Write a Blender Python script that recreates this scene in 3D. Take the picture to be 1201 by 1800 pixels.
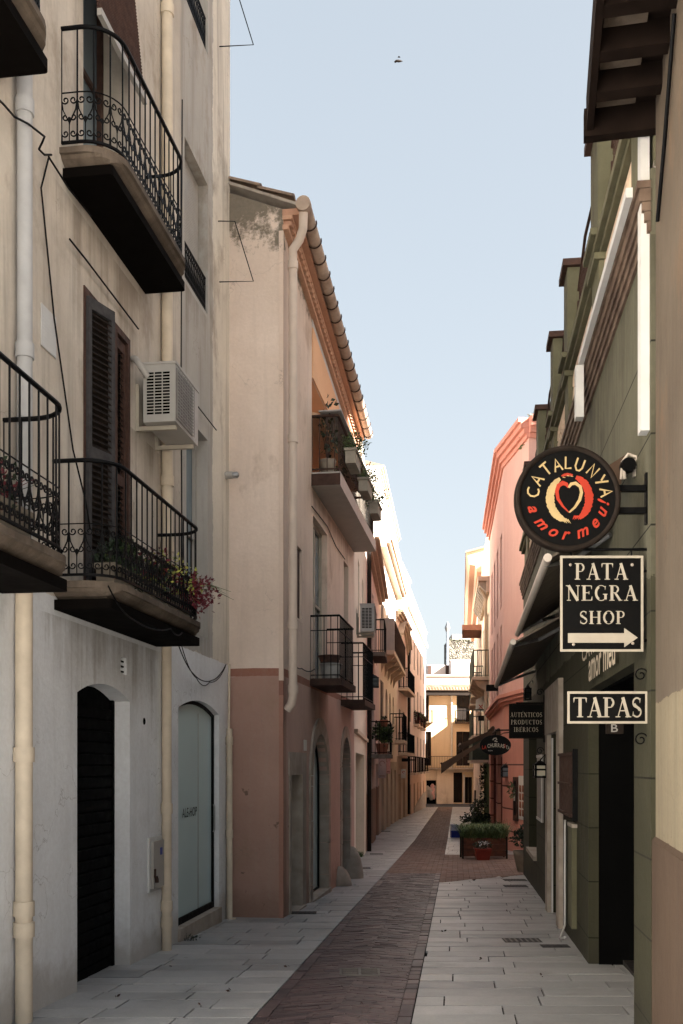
import bpy, bmesh, math, random
from mathutils import Vector, Matrix
R = math.radians
rnd = random.Random(11)
sc = bpy.context.scene
for o in list(bpy.data.objects):
    bpy.data.objects.remove(o)
COL = sc.collection

# ---------------- camera, sky, sun, exposure ----------------
F, H, E = 1750.0, 1345.0, 1.75           # focal length in photo pixels, horizon row, eye height
cam = bpy.data.objects.new('camera', bpy.data.cameras.new('camera'))
COL.objects.link(cam)
cam.location = (0, 0, E)
cam.rotation_euler = (R(90), 0, 0)
cam.data.sensor_fit = 'HORIZONTAL'
cam.data.sensor_width = 24.0
cam.data.lens = F / 1201 * 24.0
cam.data.shift_x = 0.0
cam.data.shift_y = (H - 900) / 1201
cam.data.clip_end = 600
sc.camera = cam

SUN_DIR = Vector((0.86, -0.42, 0.0)).normalized()
SUN_EL = R(33)
world = bpy.data.worlds.new('World')
sc.world = world
world.use_nodes = True
nt = world.node_tree
bg = nt.nodes['Background']
sky = nt.nodes.new('ShaderNodeTexSky')
sky.sky_type = 'NISHITA'
sky.sun_disc = False
sky.sun_elevation = SUN_EL
sky.sun_rotation = math.atan2(SUN_DIR.x, SUN_DIR.y)
sky.altitude = 50
sky.air_density = 1.0
sky.dust_density = 2.6
sky.ozone_density = 1.0
hs = nt.nodes.new('ShaderNodeHueSaturation')
hs.inputs['Saturation'].default_value = 0.85
hs.inputs['Hue'].default_value = 0.488
hs.inputs['Value'].default_value = 1.0
nt.links.new(sky.outputs[0], hs.inputs['Color'])
gm = nt.nodes.new('ShaderNodeGamma'); gm.inputs[1].default_value = 0.36   # evens the sky out: the photograph's is nearly flat
nt.links.new(hs.outputs[0], gm.inputs[0])
nt.links.new(gm.outputs[0], bg.inputs[0])
bg.inputs[1].default_value = 0.05
sun = bpy.data.objects.new('sun', bpy.data.lights.new('sun', 'SUN'))
COL.objects.link(sun)
sun.data.energy = 5.0
sun.data.angle = R(0.5)
sun.data.color = (1.0, 0.94, 0.86)
sd = Vector((SUN_DIR.x * math.cos(SUN_EL), SUN_DIR.y * math.cos(SUN_EL), math.sin(SUN_EL)))
sun.rotation_euler = sd.to_track_quat('Z', 'Y').to_euler()
sun.location = sd * 60
sc.view_settings.view_transform = 'Standard'
sc.view_settings.look = 'None'
sc.view_settings.exposure = 3.54
sc.cycles.diffuse_bounces = 8
sc.cycles.max_bounces = 12
sc.view_settings.gamma = 1

# ---------------- materials ----------------
def rgb(c):
    return (c[0], c[1], c[2], 1)

class NT:
    def __init__(s, name):
        s.m = bpy.data.materials.new(name); s.m.use_nodes = True
        s.t = s.m.node_tree; s.b = s.t.nodes['Principled BSDF']
        s.pos = s.n('ShaderNodeNewGeometry').outputs['Position']
    def n(s, t, **k):
        x = s.t.nodes.new(t)
        for a, b in k.items(): setattr(x, a, b)
        return x
    def l(s, a, b): s.t.links.new(a, b)
    def noise(s, scale, detail=4, rough=.55, vec=None, stretch=None):
        n = s.n('ShaderNodeTexNoise'); n.inputs['Scale'].default_value = scale
        n.inputs['Detail'].default_value = detail; n.inputs['Roughness'].default_value = rough
        v = vec or s.pos
        if stretch:
            mp = s.n('ShaderNodeMapping'); mp.inputs['Scale'].default_value = stretch
            s.l(v, mp.inputs[0]); v = mp.outputs[0]
        s.l(v, n.inputs['Vector']); return n.outputs[0]
    def ramp(s, x, a, b, lo=0., hi=1.):
        r = s.n('ShaderNodeMapRange'); r.inputs[1].default_value = a; r.inputs[2].default_value = b
        r.inputs[3].default_value = lo; r.inputs[4].default_value = hi
        s.l(x, r.inputs[0]); return r.outputs[0]
    def math(s, op, a, b=None, c=None):
        m = s.n('ShaderNodeMath', operation=op)
        for i, v in enumerate((a, b, c)):
            if v is None: continue
            if isinstance(v, (int, float)): m.inputs[i].default_value = v
            else: s.l(v, m.inputs[i])
        return m.outputs[0]
    def mix(s, f, a, b, mode='MIX'):
        m = s.n('ShaderNodeMix', data_type='RGBA', blend_type=mode)
        for i, v in ((0, f), (6, a), (7, b)):
            if isinstance(v, tuple): m.inputs[i].default_value = rgb(v)
            elif isinstance(v, (int, float)): m.inputs[i].default_value = v
            else: s.l(v, m.inputs[i])
        return m.outputs[2]
    def sep(s):
        x = s.n('ShaderNodeSeparateXYZ'); s.l(s.pos, x.inputs[0]); return x.outputs
    def bump(s, h, d=.02, st=.5, prev=None):
        b = s.n('ShaderNodeBump'); b.inputs['Strength'].default_value = st; b.inputs['Distance'].default_value = d
        s.l(h, b.inputs['Height'])
        if prev: s.l(prev, b.inputs['Normal'])
        return b.outputs[0]
    def out(s, col=None, rough=.8, normal=None, metal=0, spec=.4):
        if isinstance(col, tuple): s.b.inputs['Base Color'].default_value = rgb(col)
        elif col is not None: s.l(col, s.b.inputs['Base Color'])
        if isinstance(rough, (int, float)): s.b.inputs['Roughness'].default_value = rough
        else: s.l(rough, s.b.inputs['Roughness'])
        s.b.inputs['Metallic'].default_value = metal
        s.b.inputs['Specular IOR Level'].default_value = spec
        if normal: s.l(normal, s.b.inputs['Normal'])
        return s.m

def mul(c, k): return (c[0]*k, c[1]*k, c[2]*k)

def plaster(name, col, col2=None, patch=1.1, stain=None, stain_amt=.55, streak=.25, zones=(), grooves=(), bump=.35, rough=.9, gw=.009, cracks=True, fleck=None, moss=None, clean_below=None, drips=(), damp=None):
    """weathered render: two tones in broad patches, vertical rain streaks, stains; zones = extra areas of paint or painted-in shade
    (zlo, zhi, ylo, yhi, colour, wobble); grooves = heights of dark joint lines"""
    k = NT(name); col2 = col2 or mul(col, .82)
    c = k.mix(k.ramp(k.noise(patch, 5, .6), .35, .68), col, col2)
    c = k.mix(k.ramp(k.noise(patch*.37, 3), .45, .6, 0, .35), c, mul(col2, .85))
    X, Y, Z = k.sep()
    for zl, zh, yl, yh, zc, wb in zones:
        nn = k.ramp(k.noise(3.0, 6, .7), .3, .7, -wb, wb)
        zz = k.math('ADD', Z, nn); yy = k.math('ADD', Y, nn)
        m = k.math('MULTIPLY', k.math('GREATER_THAN', zz, zl), k.math('LESS_THAN', zz, zh))
        m = k.math('MULTIPLY', m, k.math('MULTIPLY', k.math('GREATER_THAN', yy, yl), k.math('LESS_THAN', yy, yh)))
        zc2 = k.mix(k.ramp(k.noise(1.7, 4), .3, .7), zc, mul(zc, .86))
        c = k.mix(m, c, zc2)
    cb = k.ramp(Z, clean_below-.05, clean_below+.05, .22, 1) if clean_below is not None else None
    if streak:
        st = k.ramp(k.noise(1, 5, .6, stretch=(7, 7, .45)), .5, .78, 0, streak)
        if cb is not None: st = k.math('MULTIPLY', st, cb)
        c = k.mix(st, c, mul(col2, .55))
    if stain:
        sm = k.ramp(k.noise(.9, 7, .68, stretch=(1, 1, .7)), .56, .66, 0, stain_amt)
        if cb is not None: sm = k.math('MULTIPLY', sm, cb)
        c = k.mix(sm, c, stain)
    if cracks:
        v = k.n('ShaderNodeTexVoronoi', feature='DISTANCE_TO_EDGE'); v.inputs['Scale'].default_value = 1.3
        wv = k.n('ShaderNodeVectorMath', operation='ADD'); nz = k.n('ShaderNodeTexNoise'); nz.inputs['Scale'].default_value = 2.2
        nz.inputs['Detail'].default_value = 6
        k.l(k.pos, nz.inputs['Vector']); k.l(k.pos, wv.inputs[0]); k.l(nz.outputs[1], wv.inputs[1]); k.l(wv.outputs[0], v.inputs['Vector'])
        cm = k.math('MULTIPLY', k.ramp(v.outputs[0], .0, .006, 1, 0), k.ramp(k.noise(.8, 2), .52, .62, 0, .55))
        c = k.mix(cm, c, mul(col2, .35))
    for y0, y1, zt, L in drips:
        # rain-wash stains running down from a ledge, ragged at their lower ends
        dn = k.math('ADD', k.math('MULTIPLY', k.noise(1, 5, .7, stretch=(5, 5, .22)), .6), k.math('MULTIPLY', k.noise(1.4, 6, .7), .4)); below = k.math('SUBTRACT', zt, Z)
        m = k.ramp(k.math('SUBTRACT', k.math('MULTIPLY', k.ramp(dn, .40, .62), L), below), 0, .7*L, 0, .5)
        m = k.math('MULTIPLY', m, k.math('GREATER_THAN', below, 0))
        yy = k.math('ADD', Y, k.math('MULTIPLY', dn, .2))
        m = k.math('MULTIPLY', m, k.math('MULTIPLY', k.ramp(yy, y0, y0+.12), k.ramp(yy, y1, y1+.12, 1, 0)))
        c = k.mix(m, c, mul(stain or col2, .8 if stain else .35))
    if damp:
        gz = k.math('ADD', Z, k.math('MULTIPLY', k.math('SUBTRACT', Y, 7.0), .03))
        m = k.ramp(k.math('SUBTRACT', k.math('MULTIPLY', k.noise(1.6, 7, .65), .95), gz), .1, .32, 0, .6); c = k.mix(m, c, damp)
    if fleck:
        fm = k.math('MULTIPLY', k.ramp(k.noise(4.5, 8, .72), .64, .66, 0, .85), k.math('LESS_THAN', Z, 1.7))
        c = k.mix(fm, c, fleck)
    if moss:
        x0, z0, sl = moss
        d = k.math('SUBTRACT', k.math('ADD', k.math('MULTIPLY', k.math('SUBTRACT', x0, X), sl), z0), Z)
        mn = k.noise(2.2, 8, .72)
        mm = k.ramp(k.math('SUBTRACT', mn, k.math('MULTIPLY', d, .42)), .34, .42, 0, .85)
        c = k.mix(mm, c, (.075, .068, .045))
    fine = k.noise(26, 5, .65)
    c = k.mix(k.ramp(fine, .3, .7, .0, .16), c, mul(col2, .6))
    h = fine
    if grooves:
        g = None
        for z in grooves:
            d = k.math('LESS_THAN', k.math('ABSOLUTE', k.math('SUBTRACT', Z, z)), gw)
            g = d if g is None else k.math('MAXIMUM', g, d)
        c = k.mix(g, c, mul(col2, .18))
    n = k.bump(h, .012, bump)
    n = k.bump(k.noise(3.5, 3), .05, bump*.8, n)
    return k.out(c, rough, n, spec=.25)

def simple(name, col, rough=.6, var=.15, scale=12, metal=0, bump=.1, spec=.22, col2=None, bscale=60):
    k = NT(name); c = k.mix(k.ramp(k.noise(scale, 4), .3, .7), col, col2 or mul(col, 1-var))
    return k.out(c, k.ramp(k.noise(scale*1.7, 3), .3, .7, rough*.85, min(1, rough*1.15)), k.bump(k.noise(bscale, 3), .004, bump), metal, spec)

def perisland(name, cols, rough=.7, fine=30, bump=.3, grime=None, spec=.4, spots=False):
    k = NT(name); g = k.n('ShaderNodeNewGeometry').outputs['Random Per Island']
    cr = k.n('ShaderNodeValToRGB'); el = cr.color_ramp.elements
    while len(el) < len(cols): el.new(.5)
    for i, c in enumerate(cols):
        el[i].position = i/(len(cols)-1) if len(cols) > 1 else 0; el[i].color = rgb(c)
    k.l(g, cr.inputs[0]); c = cr.outputs[0]
    f = k.noise(fine, 5, .7)
    c = k.mix(k.ramp(f, .25, .75, 0, .45), c, mul(cols[0], .5))
    if grime:
        c = k.mix(k.ramp(k.noise(1.3, 5, .6), .55, .68, 0, .5), c, grime)
    if spots:
        c = k.mix(k.ramp(k.noise(.55, 6, .65), .5, .7, 0, .45), c, mul(cols[0], .45))
        v = k.n('ShaderNodeTexVoronoi'); v.inputs['Scale'].default_value = 3.3; k.l(k.pos, v.inputs['Vector'])
        sp = k.math('MULTIPLY', k.math('LESS_THAN', v.outputs[0], .075), k.ramp(k.noise(1.9, 2), .5, .55, 0, .6)); c = k.mix(sp, c, (.10, .095, .09))
    rr = k.ramp(k.noise(4, 4), .3, .7, rough*.8, rough*1.15)
    return k.out(c, rr, k.bump(f, .004, bump), spec=spec)

M = {}
M['beige'] = plaster('beige_white_plaster', (.62, .565, .49), (.47, .415, .35), 1.5, stain=(.20, .15, .105), streak=.75,
    zones=((3.0, 99, 10.48, 11.72, (.44, .42, .385), .05), (3.0, 99, 11.72, 99, (.72, .67, .58), .05), (-9, 3.0, -9, 99, (.79, .81, .83), .012)), stain_amt=.55, clean_below=3.0, drips=((7.4, 9.3, 6.1, 1.6), (7.2, 9.8, 2.86, .9), (4, 6.7, 2.9, 1.2), (10.6, 11.5, 6.9, .8), (9.7, 10.05, 3.9, 1.5), (9.0, 9.8, 4.8, .9), (6.6, 6.9, 9, 3)), damp=(.34, .31, .27))
M['pinkbrown'] = plaster('pink_beige_plaster', (.74, .62, .53), (.64, .52, .43), .9, stain=(.30, .20, .14), streak=.3,
    moss=(-.73, 8.62, .39), zones=((2.86, 2.96, -9, 99, (.30, .13, .09), .004), (-9, 2.86, -9, 12.6, (.40, .245, .195), .012), (-9, 2.86, 12.6, 99, (.54, .37, .31), .012)), fleck=(.13, .085, .06), drips=((14.3, 15.9, 2.86, 1.1), (13, 13.7, 3.7, .8), (14.4, 18.6, 5.75, .6)), damp=(.24, .14, .10))
M['palepink'] = plaster('pale_pink_plaster', (.72, .59, .50), (.64, .51, .42), .8, streak=.25,
    zones=((2.62, 2.80, -9, 99, (.26, .12, .09), .004), (-9, 2.62, -9, 99, (.37, .19, .14), .004)))
M['cream'] = plaster('cream_plaster', (.78, .69, .58), (.70, .60, .50), .7, stain=(.3, .22, .16), stain_amt=.25)
M['white_wall'] = plaster('chalk_white_plaster', (.78, .73, .66), (.70, .64, .56), .5, cracks=False)
M['pink_dull'] = plaster('dull_pink_plaster', (.78, .63, .57), (.72, .56, .50), .8, stain=(.28, .18, .13), stain_amt=.4,
    zones=((-9, 1.0, -9, 99, (.34, .20, .14), .1),))
M['peach'] = plaster('peach_plaster', (.82, .69, .56), (.77, .62, .49), .6, zones=((8.0, 99, -9, 99, (.84, .78, .70), .02), (-9, 1.9, -9, 99, (.50, .39, .30), .02),))
M['orange_pink'] = plaster('orange_pink_plaster', (.80, .61, .52), (.75, .55, .46), .6, zones=((-9, 2.2, -9, 99, (.50, .37, .27), .02),))
M['rose'] = plaster('rose_plaster', (.82, .71, .65), (.78, .66, .59), .5, zones=((-9, 1.2, -9, 99, (.70, .48, .34), .02),))
M['yellow'] = plaster('yellow_ochre_plaster', (.72, .54, .34), (.66, .48, .29), .4, cracks=False)
M['peach_in'] = plaster('peach_painted_render', (.78, .48, .29), (.70, .42, .25), .9, cracks=False, streak=.1)
M['green'] = plaster('olive_green_plaster', (.078, .076, .043), (.055, .054, .031), 1.3, stain=(.035, .032, .02), streak=.6, zones=((2.9, 99, -9, 99, (.125, .12, .085), .05), (-9, 2.9, -9, 99, (.044, .042, .025), .05)),  # lower zone darkened for the shade near the street, upper one lightened
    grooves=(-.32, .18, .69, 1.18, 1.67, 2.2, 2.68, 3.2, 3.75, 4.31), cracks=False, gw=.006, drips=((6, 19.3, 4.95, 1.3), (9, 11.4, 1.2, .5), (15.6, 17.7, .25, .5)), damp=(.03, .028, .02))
M['green_trim'] = plaster('olive_trim_plaster', (.135, .13, .082), (.10, .095, .058), 2, stain=(.05, .035, .025), streak=.5, cracks=False)  # trim lightened for the light reaching the parapet
M['ochre'] = plaster('brown_ochre_plaster', (.125, .10, .075), (.09, .07, .052), 1.2, stain=(.16, .10, .06), streak=.45,
    zones=((1.32, 2.12, -9, 99, (.23, .195, .135), .015),))
M['dado'] = plaster('brown_dado_plaster', (.085, .058, .04), (.066, .043, .03), 1.4, stain=(.09, .05, .03), streak=.3)
M['coral'] = plaster('coral_pink_plaster', (.66, .40, .34), (.60, .35, .30), .6, streak=.2, cracks=False)
M['coral_low'] = plaster('coral_red_plaster', (.66, .30, .23), (.58, .25, .19), .8, grooves=(2.65, 1.76, 1.17, .55, -.06), gw=.02, cracks=False, streak=.25)
M['creamA'] = plaster('warm_cream_plaster', (.78, .66, .52), (.71, .59, .45), .6, stain=(.35, .26, .18), stain_amt=.3)
M['creamB'] = plaster('sand_plaster', (.77, .64, .52), (.70, .57, .46), .6)
M['grey_render'] = plaster('grey_render', (.45, .40, .36), (.36, .32, .29), .5, stain=(.2, .18, .16), stain_amt=.4)
def rubble():
    k = NT('rubble_stone')
    v = k.n('ShaderNodeTexVoronoi'); v.inputs['Scale'].default_value = 4.5; k.l(k.pos, v.inputs['Vector'])
    c = k.mix(k.ramp(v.outputs[1], .2, .8), (.24, .21, .165), (.05, .043, .033))
    e = k.n('ShaderNodeTexVoronoi', feature='DISTANCE_TO_EDGE'); e.inputs['Scale'].default_value = 4.5; k.l(k.pos, e.inputs['Vector'])
    c = k.mix(k.ramp(e.outputs[0], .0, .1, 1, 0), c, (.09, .08, .06))
    return k.out(c, .9, k.bump(e.outputs[0], .2, .8))
M['rubble'] = rubble()
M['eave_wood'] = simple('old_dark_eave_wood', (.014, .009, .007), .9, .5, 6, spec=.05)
M['stone'] = simple('carved_limestone', (.40, .35, .30), .85, .3, 5, bump=.5, col2=(.27, .23, .19), bscale=30)
M['stone_dark'] = simple('weathered_stone', (.17, .15, .13), .9, .4, 6, bump=.5, bscale=30)
M['slab_conc'] = plaster('stained_concrete', (.16, .125, .095), (.075, .057, .042), 3, stain=(.05, .035, .025), stain_amt=.85, streak=.7, cracks=False, bump=.6)
M['gutter'] = plaster('weathered_gutter', (.50, .40, .32), (.36, .27, .21), 4, stain=(.12, .085, .06), stain_amt=.6, streak=.4, cracks=False, bump=.3)
M['soffit'] = simple('grey_soffit', (.16, .145, .13), .9, .3, 4)
M['soffit_dark'] = simple('shaded_soffit', (.004, .003, .0025), .95, .3, 4, spec=.04)  # blackened colour deepens the shade under the balconies
M['iron'] = simple('black_wrought_iron', (.003, .003, .0035), .55, .3, 20, spec=.12)
M['iron_rust'] = simple('rusty_brown_iron', (.055, .03, .022), .75, .4, 20)
M['wood_dark'] = simple('dark_brown_wood', (.022, .016, .013), .7, .4, 15, col2=(.012, .009, .007), spec=.08)
M['wood_grey'] = simple('weathered_grey_wood', (.055, .052, .053), .8, .4, 15)
M['wood_rust'] = simple('reddish_brown_wood', (.075, .04, .03), .75, .4, 12)
M['wood_red'] = simple('dark_red_painted_wood', (.16, .035, .022), .5, .3, 6)
M['wood_plank'] = simple('stained_plank', (.13, .045, .024), .6, .5, 9, col2=(.06, .022, .014))
M['black'] = simple('matt_black_paint', (.003, .003, .003), .6, .2, 8, spec=.12)
M['dark_room'] = simple('unlit_interior', (.003, .003, .003), .95, .2, 4, spec=.03)  # near-black colour puts the shade of openings and gaps into the surface
M['shutter_black'] = simple('black_roller_slats', (.002, .002, .002), .75, .2, 8, spec=.06)
M['cream_pipe'] = simple('cream_painted_pipe', (.62, .53, .41), .5, .25, 5, bump=.2)
M['pink_pipe'] = simple('pinkish_white_pipe', (.60, .50, .42), .5, .15, 5)
M['grey_pipe'] = simple('grey_pipe', (.42, .42, .42), .45, .2, 5)
M['white_paint'] = simple('white_paint', (.56, .56, .55), .5, .12, 6)
M['white_plastic'] = simple('white_plastic', (.38, .36, .33), .45, .12, 5)
M['grey_plastic'] = simple('grey_plastic', (.30, .29, .27), .5, .2, 6)
M['cream_paint'] = simple('cream_sign_paint', (.42, .38, .31), .6, .15, 9)
M['gold_paint'] = simple('gold_yellow_paint', (.47, .35, .17), .6, .15, 9)
M['red_paint'] = simple('bright_red_paint', (.40, .04, .02), .55, .1, 9)
M['dim_cream'] = simple('dull_cream_lettering', (.62, .54, .42), .6, .1, 9)
M['metal_grey'] = simple('galvanised_metal', (.35, .35, .35), .4, .3, 9, metal=.7)
M['tile_roof'] = perisland('clay_roof_tiles', ((.30, .20, .14), (.42, .29, .2), (.24, .17, .12), (.5, .37, .27)), .85, 20)
M['terracotta'] = simple('terracotta', (.26, .11, .07), .8, .3, 8)
M['cornice_brick'] = perisland('peach_cornice_brick', ((.55, .31, .2), (.6, .36, .24), (.48, .26, .17)), .85, 25)
M['rust_mould'] = simple('soot_streaked_moulding', (.16, .115, .085), .9, .5, 4, col2=(.055, .034, .026), bump=.5)
M['cornice_light'] = simple('pale_moulding', (.60, .47, .36), .85, .2, 5)
M['fabric_brown'] = simple('brown_awning_fabric', (.10, .065, .045), .85, .25, 6, bump=.3)
M['fabric_grey'] = simple('taupe_awning_fabric', (.17, .14, .11), .85, .25, 6, bump=.3)
M['fabric_peach'] = simple('peach_awning_fabric', (.74, .50, .33), .85, .1, 3)
M['pot_grey'] = simple('grey_stoneware', (.26, .22, .17), .7, .3, 6)
M['pot_red'] = simple('red_glazed_pot', (.20, .03, .02), .4, .3, 6)
M['pot_conc'] = simple('concrete_planter', (.36, .32, .26), .85, .3, 8)
M['blue_plastic'] = simple('blue_plastic_crate', (.03, .05, .30), .4, .2, 6)
M['lilac_card'] = simple('pale_lilac_card', (.46, .48, .62), .8, .1, 6)
M['poly'] = simple('white_polystyrene', (.72, .68, .62), .8, .1, 8)
M['leaf'] = perisland('green_leaves', ((.06, .10, .03), (.09, .15, .045), (.04, .07, .025), (.14, .20, .07)), .6, 30, .1)
M['leaf_dark'] = perisland('dark_green_leaves', ((.012, .024, .010), (.022, .04, .016), (.010, .018, .008)), .55, 30, .1)
M['leaf_olive'] = perisland('olive_leaves', ((.10, .13, .05), (.07, .10, .035), (.16, .18, .07)), .6, 30, .1)
M['leaf_red'] = perisland('dark_red_leaves', ((.13, .010, .02), (.08, .008, .016), (.20, .016, .025)), .55, 30, .1)
M['leaf_yellow'] = perisland('yellow_green_leaves', ((.36, .38, .08), (.45, .44, .10), (.2, .26, .06)), .6, 30, .1)
M['grassy'] = perisland('grass_blades', ((.05, .09, .03), (.09, .15, .05), (.17, .21, .08), (.04, .07, .025)), .6, 30, .1)
M['flower_pink'] = simple('pale_pink_petals', (.62, .36, .34), .7)
M['flower_white'] = simple('white_petals', (.75, .75, .76), .7)
M['soil'] = simple('dark_soil', (.03, .02, .014), .95)
M['asphalt'] = simple('grey_asphalt', (.075, .075, .08), .9, .3, 3, bump=.4)
M['drain_metal'] = simple('worn_grate_metal', (.17, .155, .14), .5, .4, 10)
M['cover'] = simple('cast_iron_cover', (.035, .030, .028), .6, .4, 12)
M['awning_metal'] = simple('pale_awning_metal', (.62, .55, .48), .45, .12, 5)
M['bounce_pale'] = simple('pale_bounce_stone', (.68, .66, .63), .8, .2, 2)  # kept pale so the added ground reflects more sun
M['slab_l'] = perisland('granite_slabs', ((.34, .34, .34), (.43, .43, .425), (.25, .25, .25), (.49, .485, .475)), .44, 45, .35, grime=(.17, .165, .16), spots=True, spec=.5)
M['brick'] = perisland('brown_paving_bricks', ((.065, .042, .046), (.12, .075, .072), (.04, .027, .03), (.15, .10, .095)), .5, 40, .5, grime=(.05, .037, .037))
M['brick_warm'] = perisland('rust_paving_bricks', ((.16, .095, .07), (.20, .12, .09), (.12, .075, .06)), .75, 40, .5, grime=(.09, .065, .055))
M['mortar'] = simple('dark_joint_sand', (.014, .012, .011), .95, spec=.05)
def glassmat(name, col, rough=.15, spec=.6):
    k = NT(name); c = k.mix(k.ramp(k.noise(1.2, 2), .3, .7), col, mul(col, .8)); return k.out(c, rough, None, 0, spec)
M['glass_dark'] = glassmat('dark_window_glass', (.02, .023, .026), .1)
M['glass_blue'] = glassmat('bluish_window_glass', (.16, .21, .24), .2)
def frosted():
    k = NT('frosted_film_glass'); X, Y, Z = k.sep()
    c = k.mix(k.ramp(k.noise(.9, 2), .3, .7), (.50, .64, .64), (.43, .57, .58))
    return k.out(c, .32, None, 0, .5)
M['frosted'] = frosted()
def meshmat(name, col, sx, gap):
    """perforated guard: fine holes cut by alpha in a procedural grid on the real panel"""
    k = NT(name); return k.out(col, .6)
M['lamp_glass'] = simple('frosted_lamp_glass', (.62, .58, .46), .5, .1, 6)
M['photo_red'] = simple('food_photo_print', (.20, .05, .03), .6, .6, 60, col2=(.34, .16, .08))
M['paper'] = simple('menu_paper', (.66, .63, .57), .8, .05, 6)
M['blue_grey'] = simple('blue_grey_flue', (.28, .34, .40), .5, .2, 4)
M['clothes'] = perisland('shop_clothes', ((.7, .7, .72), (.6, .42, .40), (.1, .1, .12), (.5, .5, .52)), .8)

# ---------------- geometry helpers ----------------
def zg(Y):
    pts = ((-30, 1.1), (7, 0), (25, -.54), (33, -.76), (45, -.95), (60, -1.2), (76, -1.47), (80, -1.38), (140, -1.38))
    if Y <= pts[0][0]: return pts[0][1]
    for (a, za), (b, zb) in zip(pts, pts[1:]):
        if Y <= b: return za + (zb-za)*(Y-a)/(b-a)
    return pts[-1][1]

def P(px, py, Y): return Vector(((px-600)/F*Y, Y, E+(H-py)/F*Y))

def wloc(o):
    v = Vector((0, 0, 0))
    while o is not None: v = v + o.location; o = o.parent
    return v

def setp(o, label=None, cat=None, group=None, kind=None):
    for k, v in (('label', label), ('category', cat), ('group', group), ('kind', kind)):
        if v: o[k] = v
    return o

def thing(name, label, cat, loc, group=None):
    o = bpy.data.objects.new(name, None); o.empty_display_size = .2; COL.objects.link(o)
    o.location = loc; return setp(o, label, cat, group)

class MB:
    def __init__(s): s.v = []; s.f = []; s.sm = []; s.mi = []
    def add(s, vs, fs, smooth=False):
        b = len(s.v); s.v += [Vector(v) for v in vs]
        for f in fs: s.f.append(tuple(i+b for i in f)); s.sm.append(smooth)
    def quad(s, *p): s.add(p, [tuple(range(len(p)))])
    def box(s, a, b, T=None):
        (x0, y0, z0), (x1, y1, z1) = a, b
        vs = [(x0,y0,z0),(x1,y0,z0),(x1,y1,z0),(x0,y1,z0),(x0,y0,z1),(x1,y0,z1),(x1,y1,z1),(x0,y1,z1)]
        if T: vs = [T(*v) for v in vs]
        s.add(vs, [(0,3,2,1),(4,5,6,7),(0,1,5,4),(1,2,6,5),(2,3,7,6),(3,0,4,7)])
    def prism(s, poly, d, T=None, smooth=False):
        """closed polygon (3D points) swept by vector d"""
        n = len(poly); d = Vector(d)
        vs = [Vector(p) for p in poly]; vs += [v+d for v in vs]
        if T: vs = [T(*v) for v in vs]
        fs = [tuple(range(n))[::-1], tuple(range(n, 2*n))]
        s.add(vs, fs)
        b = len(s.v)-2*n
        for i in range(n):
            j = (i+1) % n; s.f.append((b+i, b+j, b+n+j, b+n+i)); s.sm.append(smooth)
    def tube(s, pts, r, n=6, closed=False, cap=True, smooth=True):
        pts = [Vector(p) for p in pts]
        if len(pts) < 2: return
        m = len(pts); rs = r if isinstance(r, (list, tuple)) else [r]*m
        vs = []; up = None
        for i, p in enumerate(pts):
            a = pts[i-1] if (i > 0 or closed) else p; c = pts[(i+1) % m] if (i < m-1 or closed) else p
            t = (c-a)
            if t.length < 1e-9: t = Vector((0, 0, 1))
            t.normalize()
            if up is None or abs(up.dot(t)) > .98:
                up = Vector((0, 0, 1)) if abs(t.z) < .9 else Vector((1, 0, 0))
            x = up.cross(t).normalized(); y = t.cross(x).normalized(); up = y
            for k in range(n):
                an = 2*math.pi*(k+.5)/n
                vs.append(p + x*math.cos(an)*rs[i] + y*math.sin(an)*rs[i])
        fs = []
        for i in range(m if closed else m-1):
            j = (i+1) % m
            for k in range(n):
                l = (k+1) % n; fs.append((i*n+k, i*n+l, j*n+l, j*n+k))
        s.add(vs, fs, smooth and n > 4)
        if cap and not closed:
            s.add(vs[:n], [tuple(range(n))[::-1]]); s.add(vs[-n:], [tuple(range(n))])
    def lathe(s, prof, c, n=20, axis=None, closed_ends=True):
        c = Vector(c); ax = (axis or Vector((0, 0, 1))).normalized()
        x = ax.orthogonal().normalized(); y = ax.cross(x)
        vs = []
        for r, h in prof:
            for k in range(n):
                a = 2*math.pi*k/n; vs.append(c + ax*h + (x*math.cos(a)+y*math.sin(a))*r)
        fs = []
        for i in range(len(prof)-1):
            for k in range(n):
                l = (k+1) % n; fs.append((i*n+k, i*n+l, (i+1)*n+l, (i+1)*n+k))
        s.add(vs, fs, True)
        if closed_ends:
            s.add(vs[:n], [tuple(range(n))[::-1]]); s.add(vs[-n:], [tuple(range(n))])
    def build(s, name, mat, parent=None, label=None, cat=None, group=None, kind=None, fixn=False):
        me = bpy.data.meshes.new(name)
        o = bpy.data.objects.new(name, me); COL.objects.link(o)
        if parent is not None:
            o.parent = parent; loc = wloc(parent)
        elif kind == 'structure': loc = Vector((0, 0, 0))
        else:
            xs = [v.x for v in s.v]; ys = [v.y for v in s.v]; zs = [v.z for v in s.v]
            loc = Vector(((min(xs)+max(xs))/2, (min(ys)+max(ys))/2, min(zs))); o.location = loc
        me.from_pydata([v-loc for v in s.v], [], s.f)
        me.polygons.foreach_set('use_smooth', s.sm)
        me.materials.append(mat if not isinstance(mat, str) else M[mat])
        if fixn:
            bm = bmesh.new(); bm.from_mesh(me); bmesh.ops.recalc_face_normals(bm, faces=bm.faces); bm.to_mesh(me); bm.free()
        me.update()
        return setp(o, label, cat, group, kind)

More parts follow.
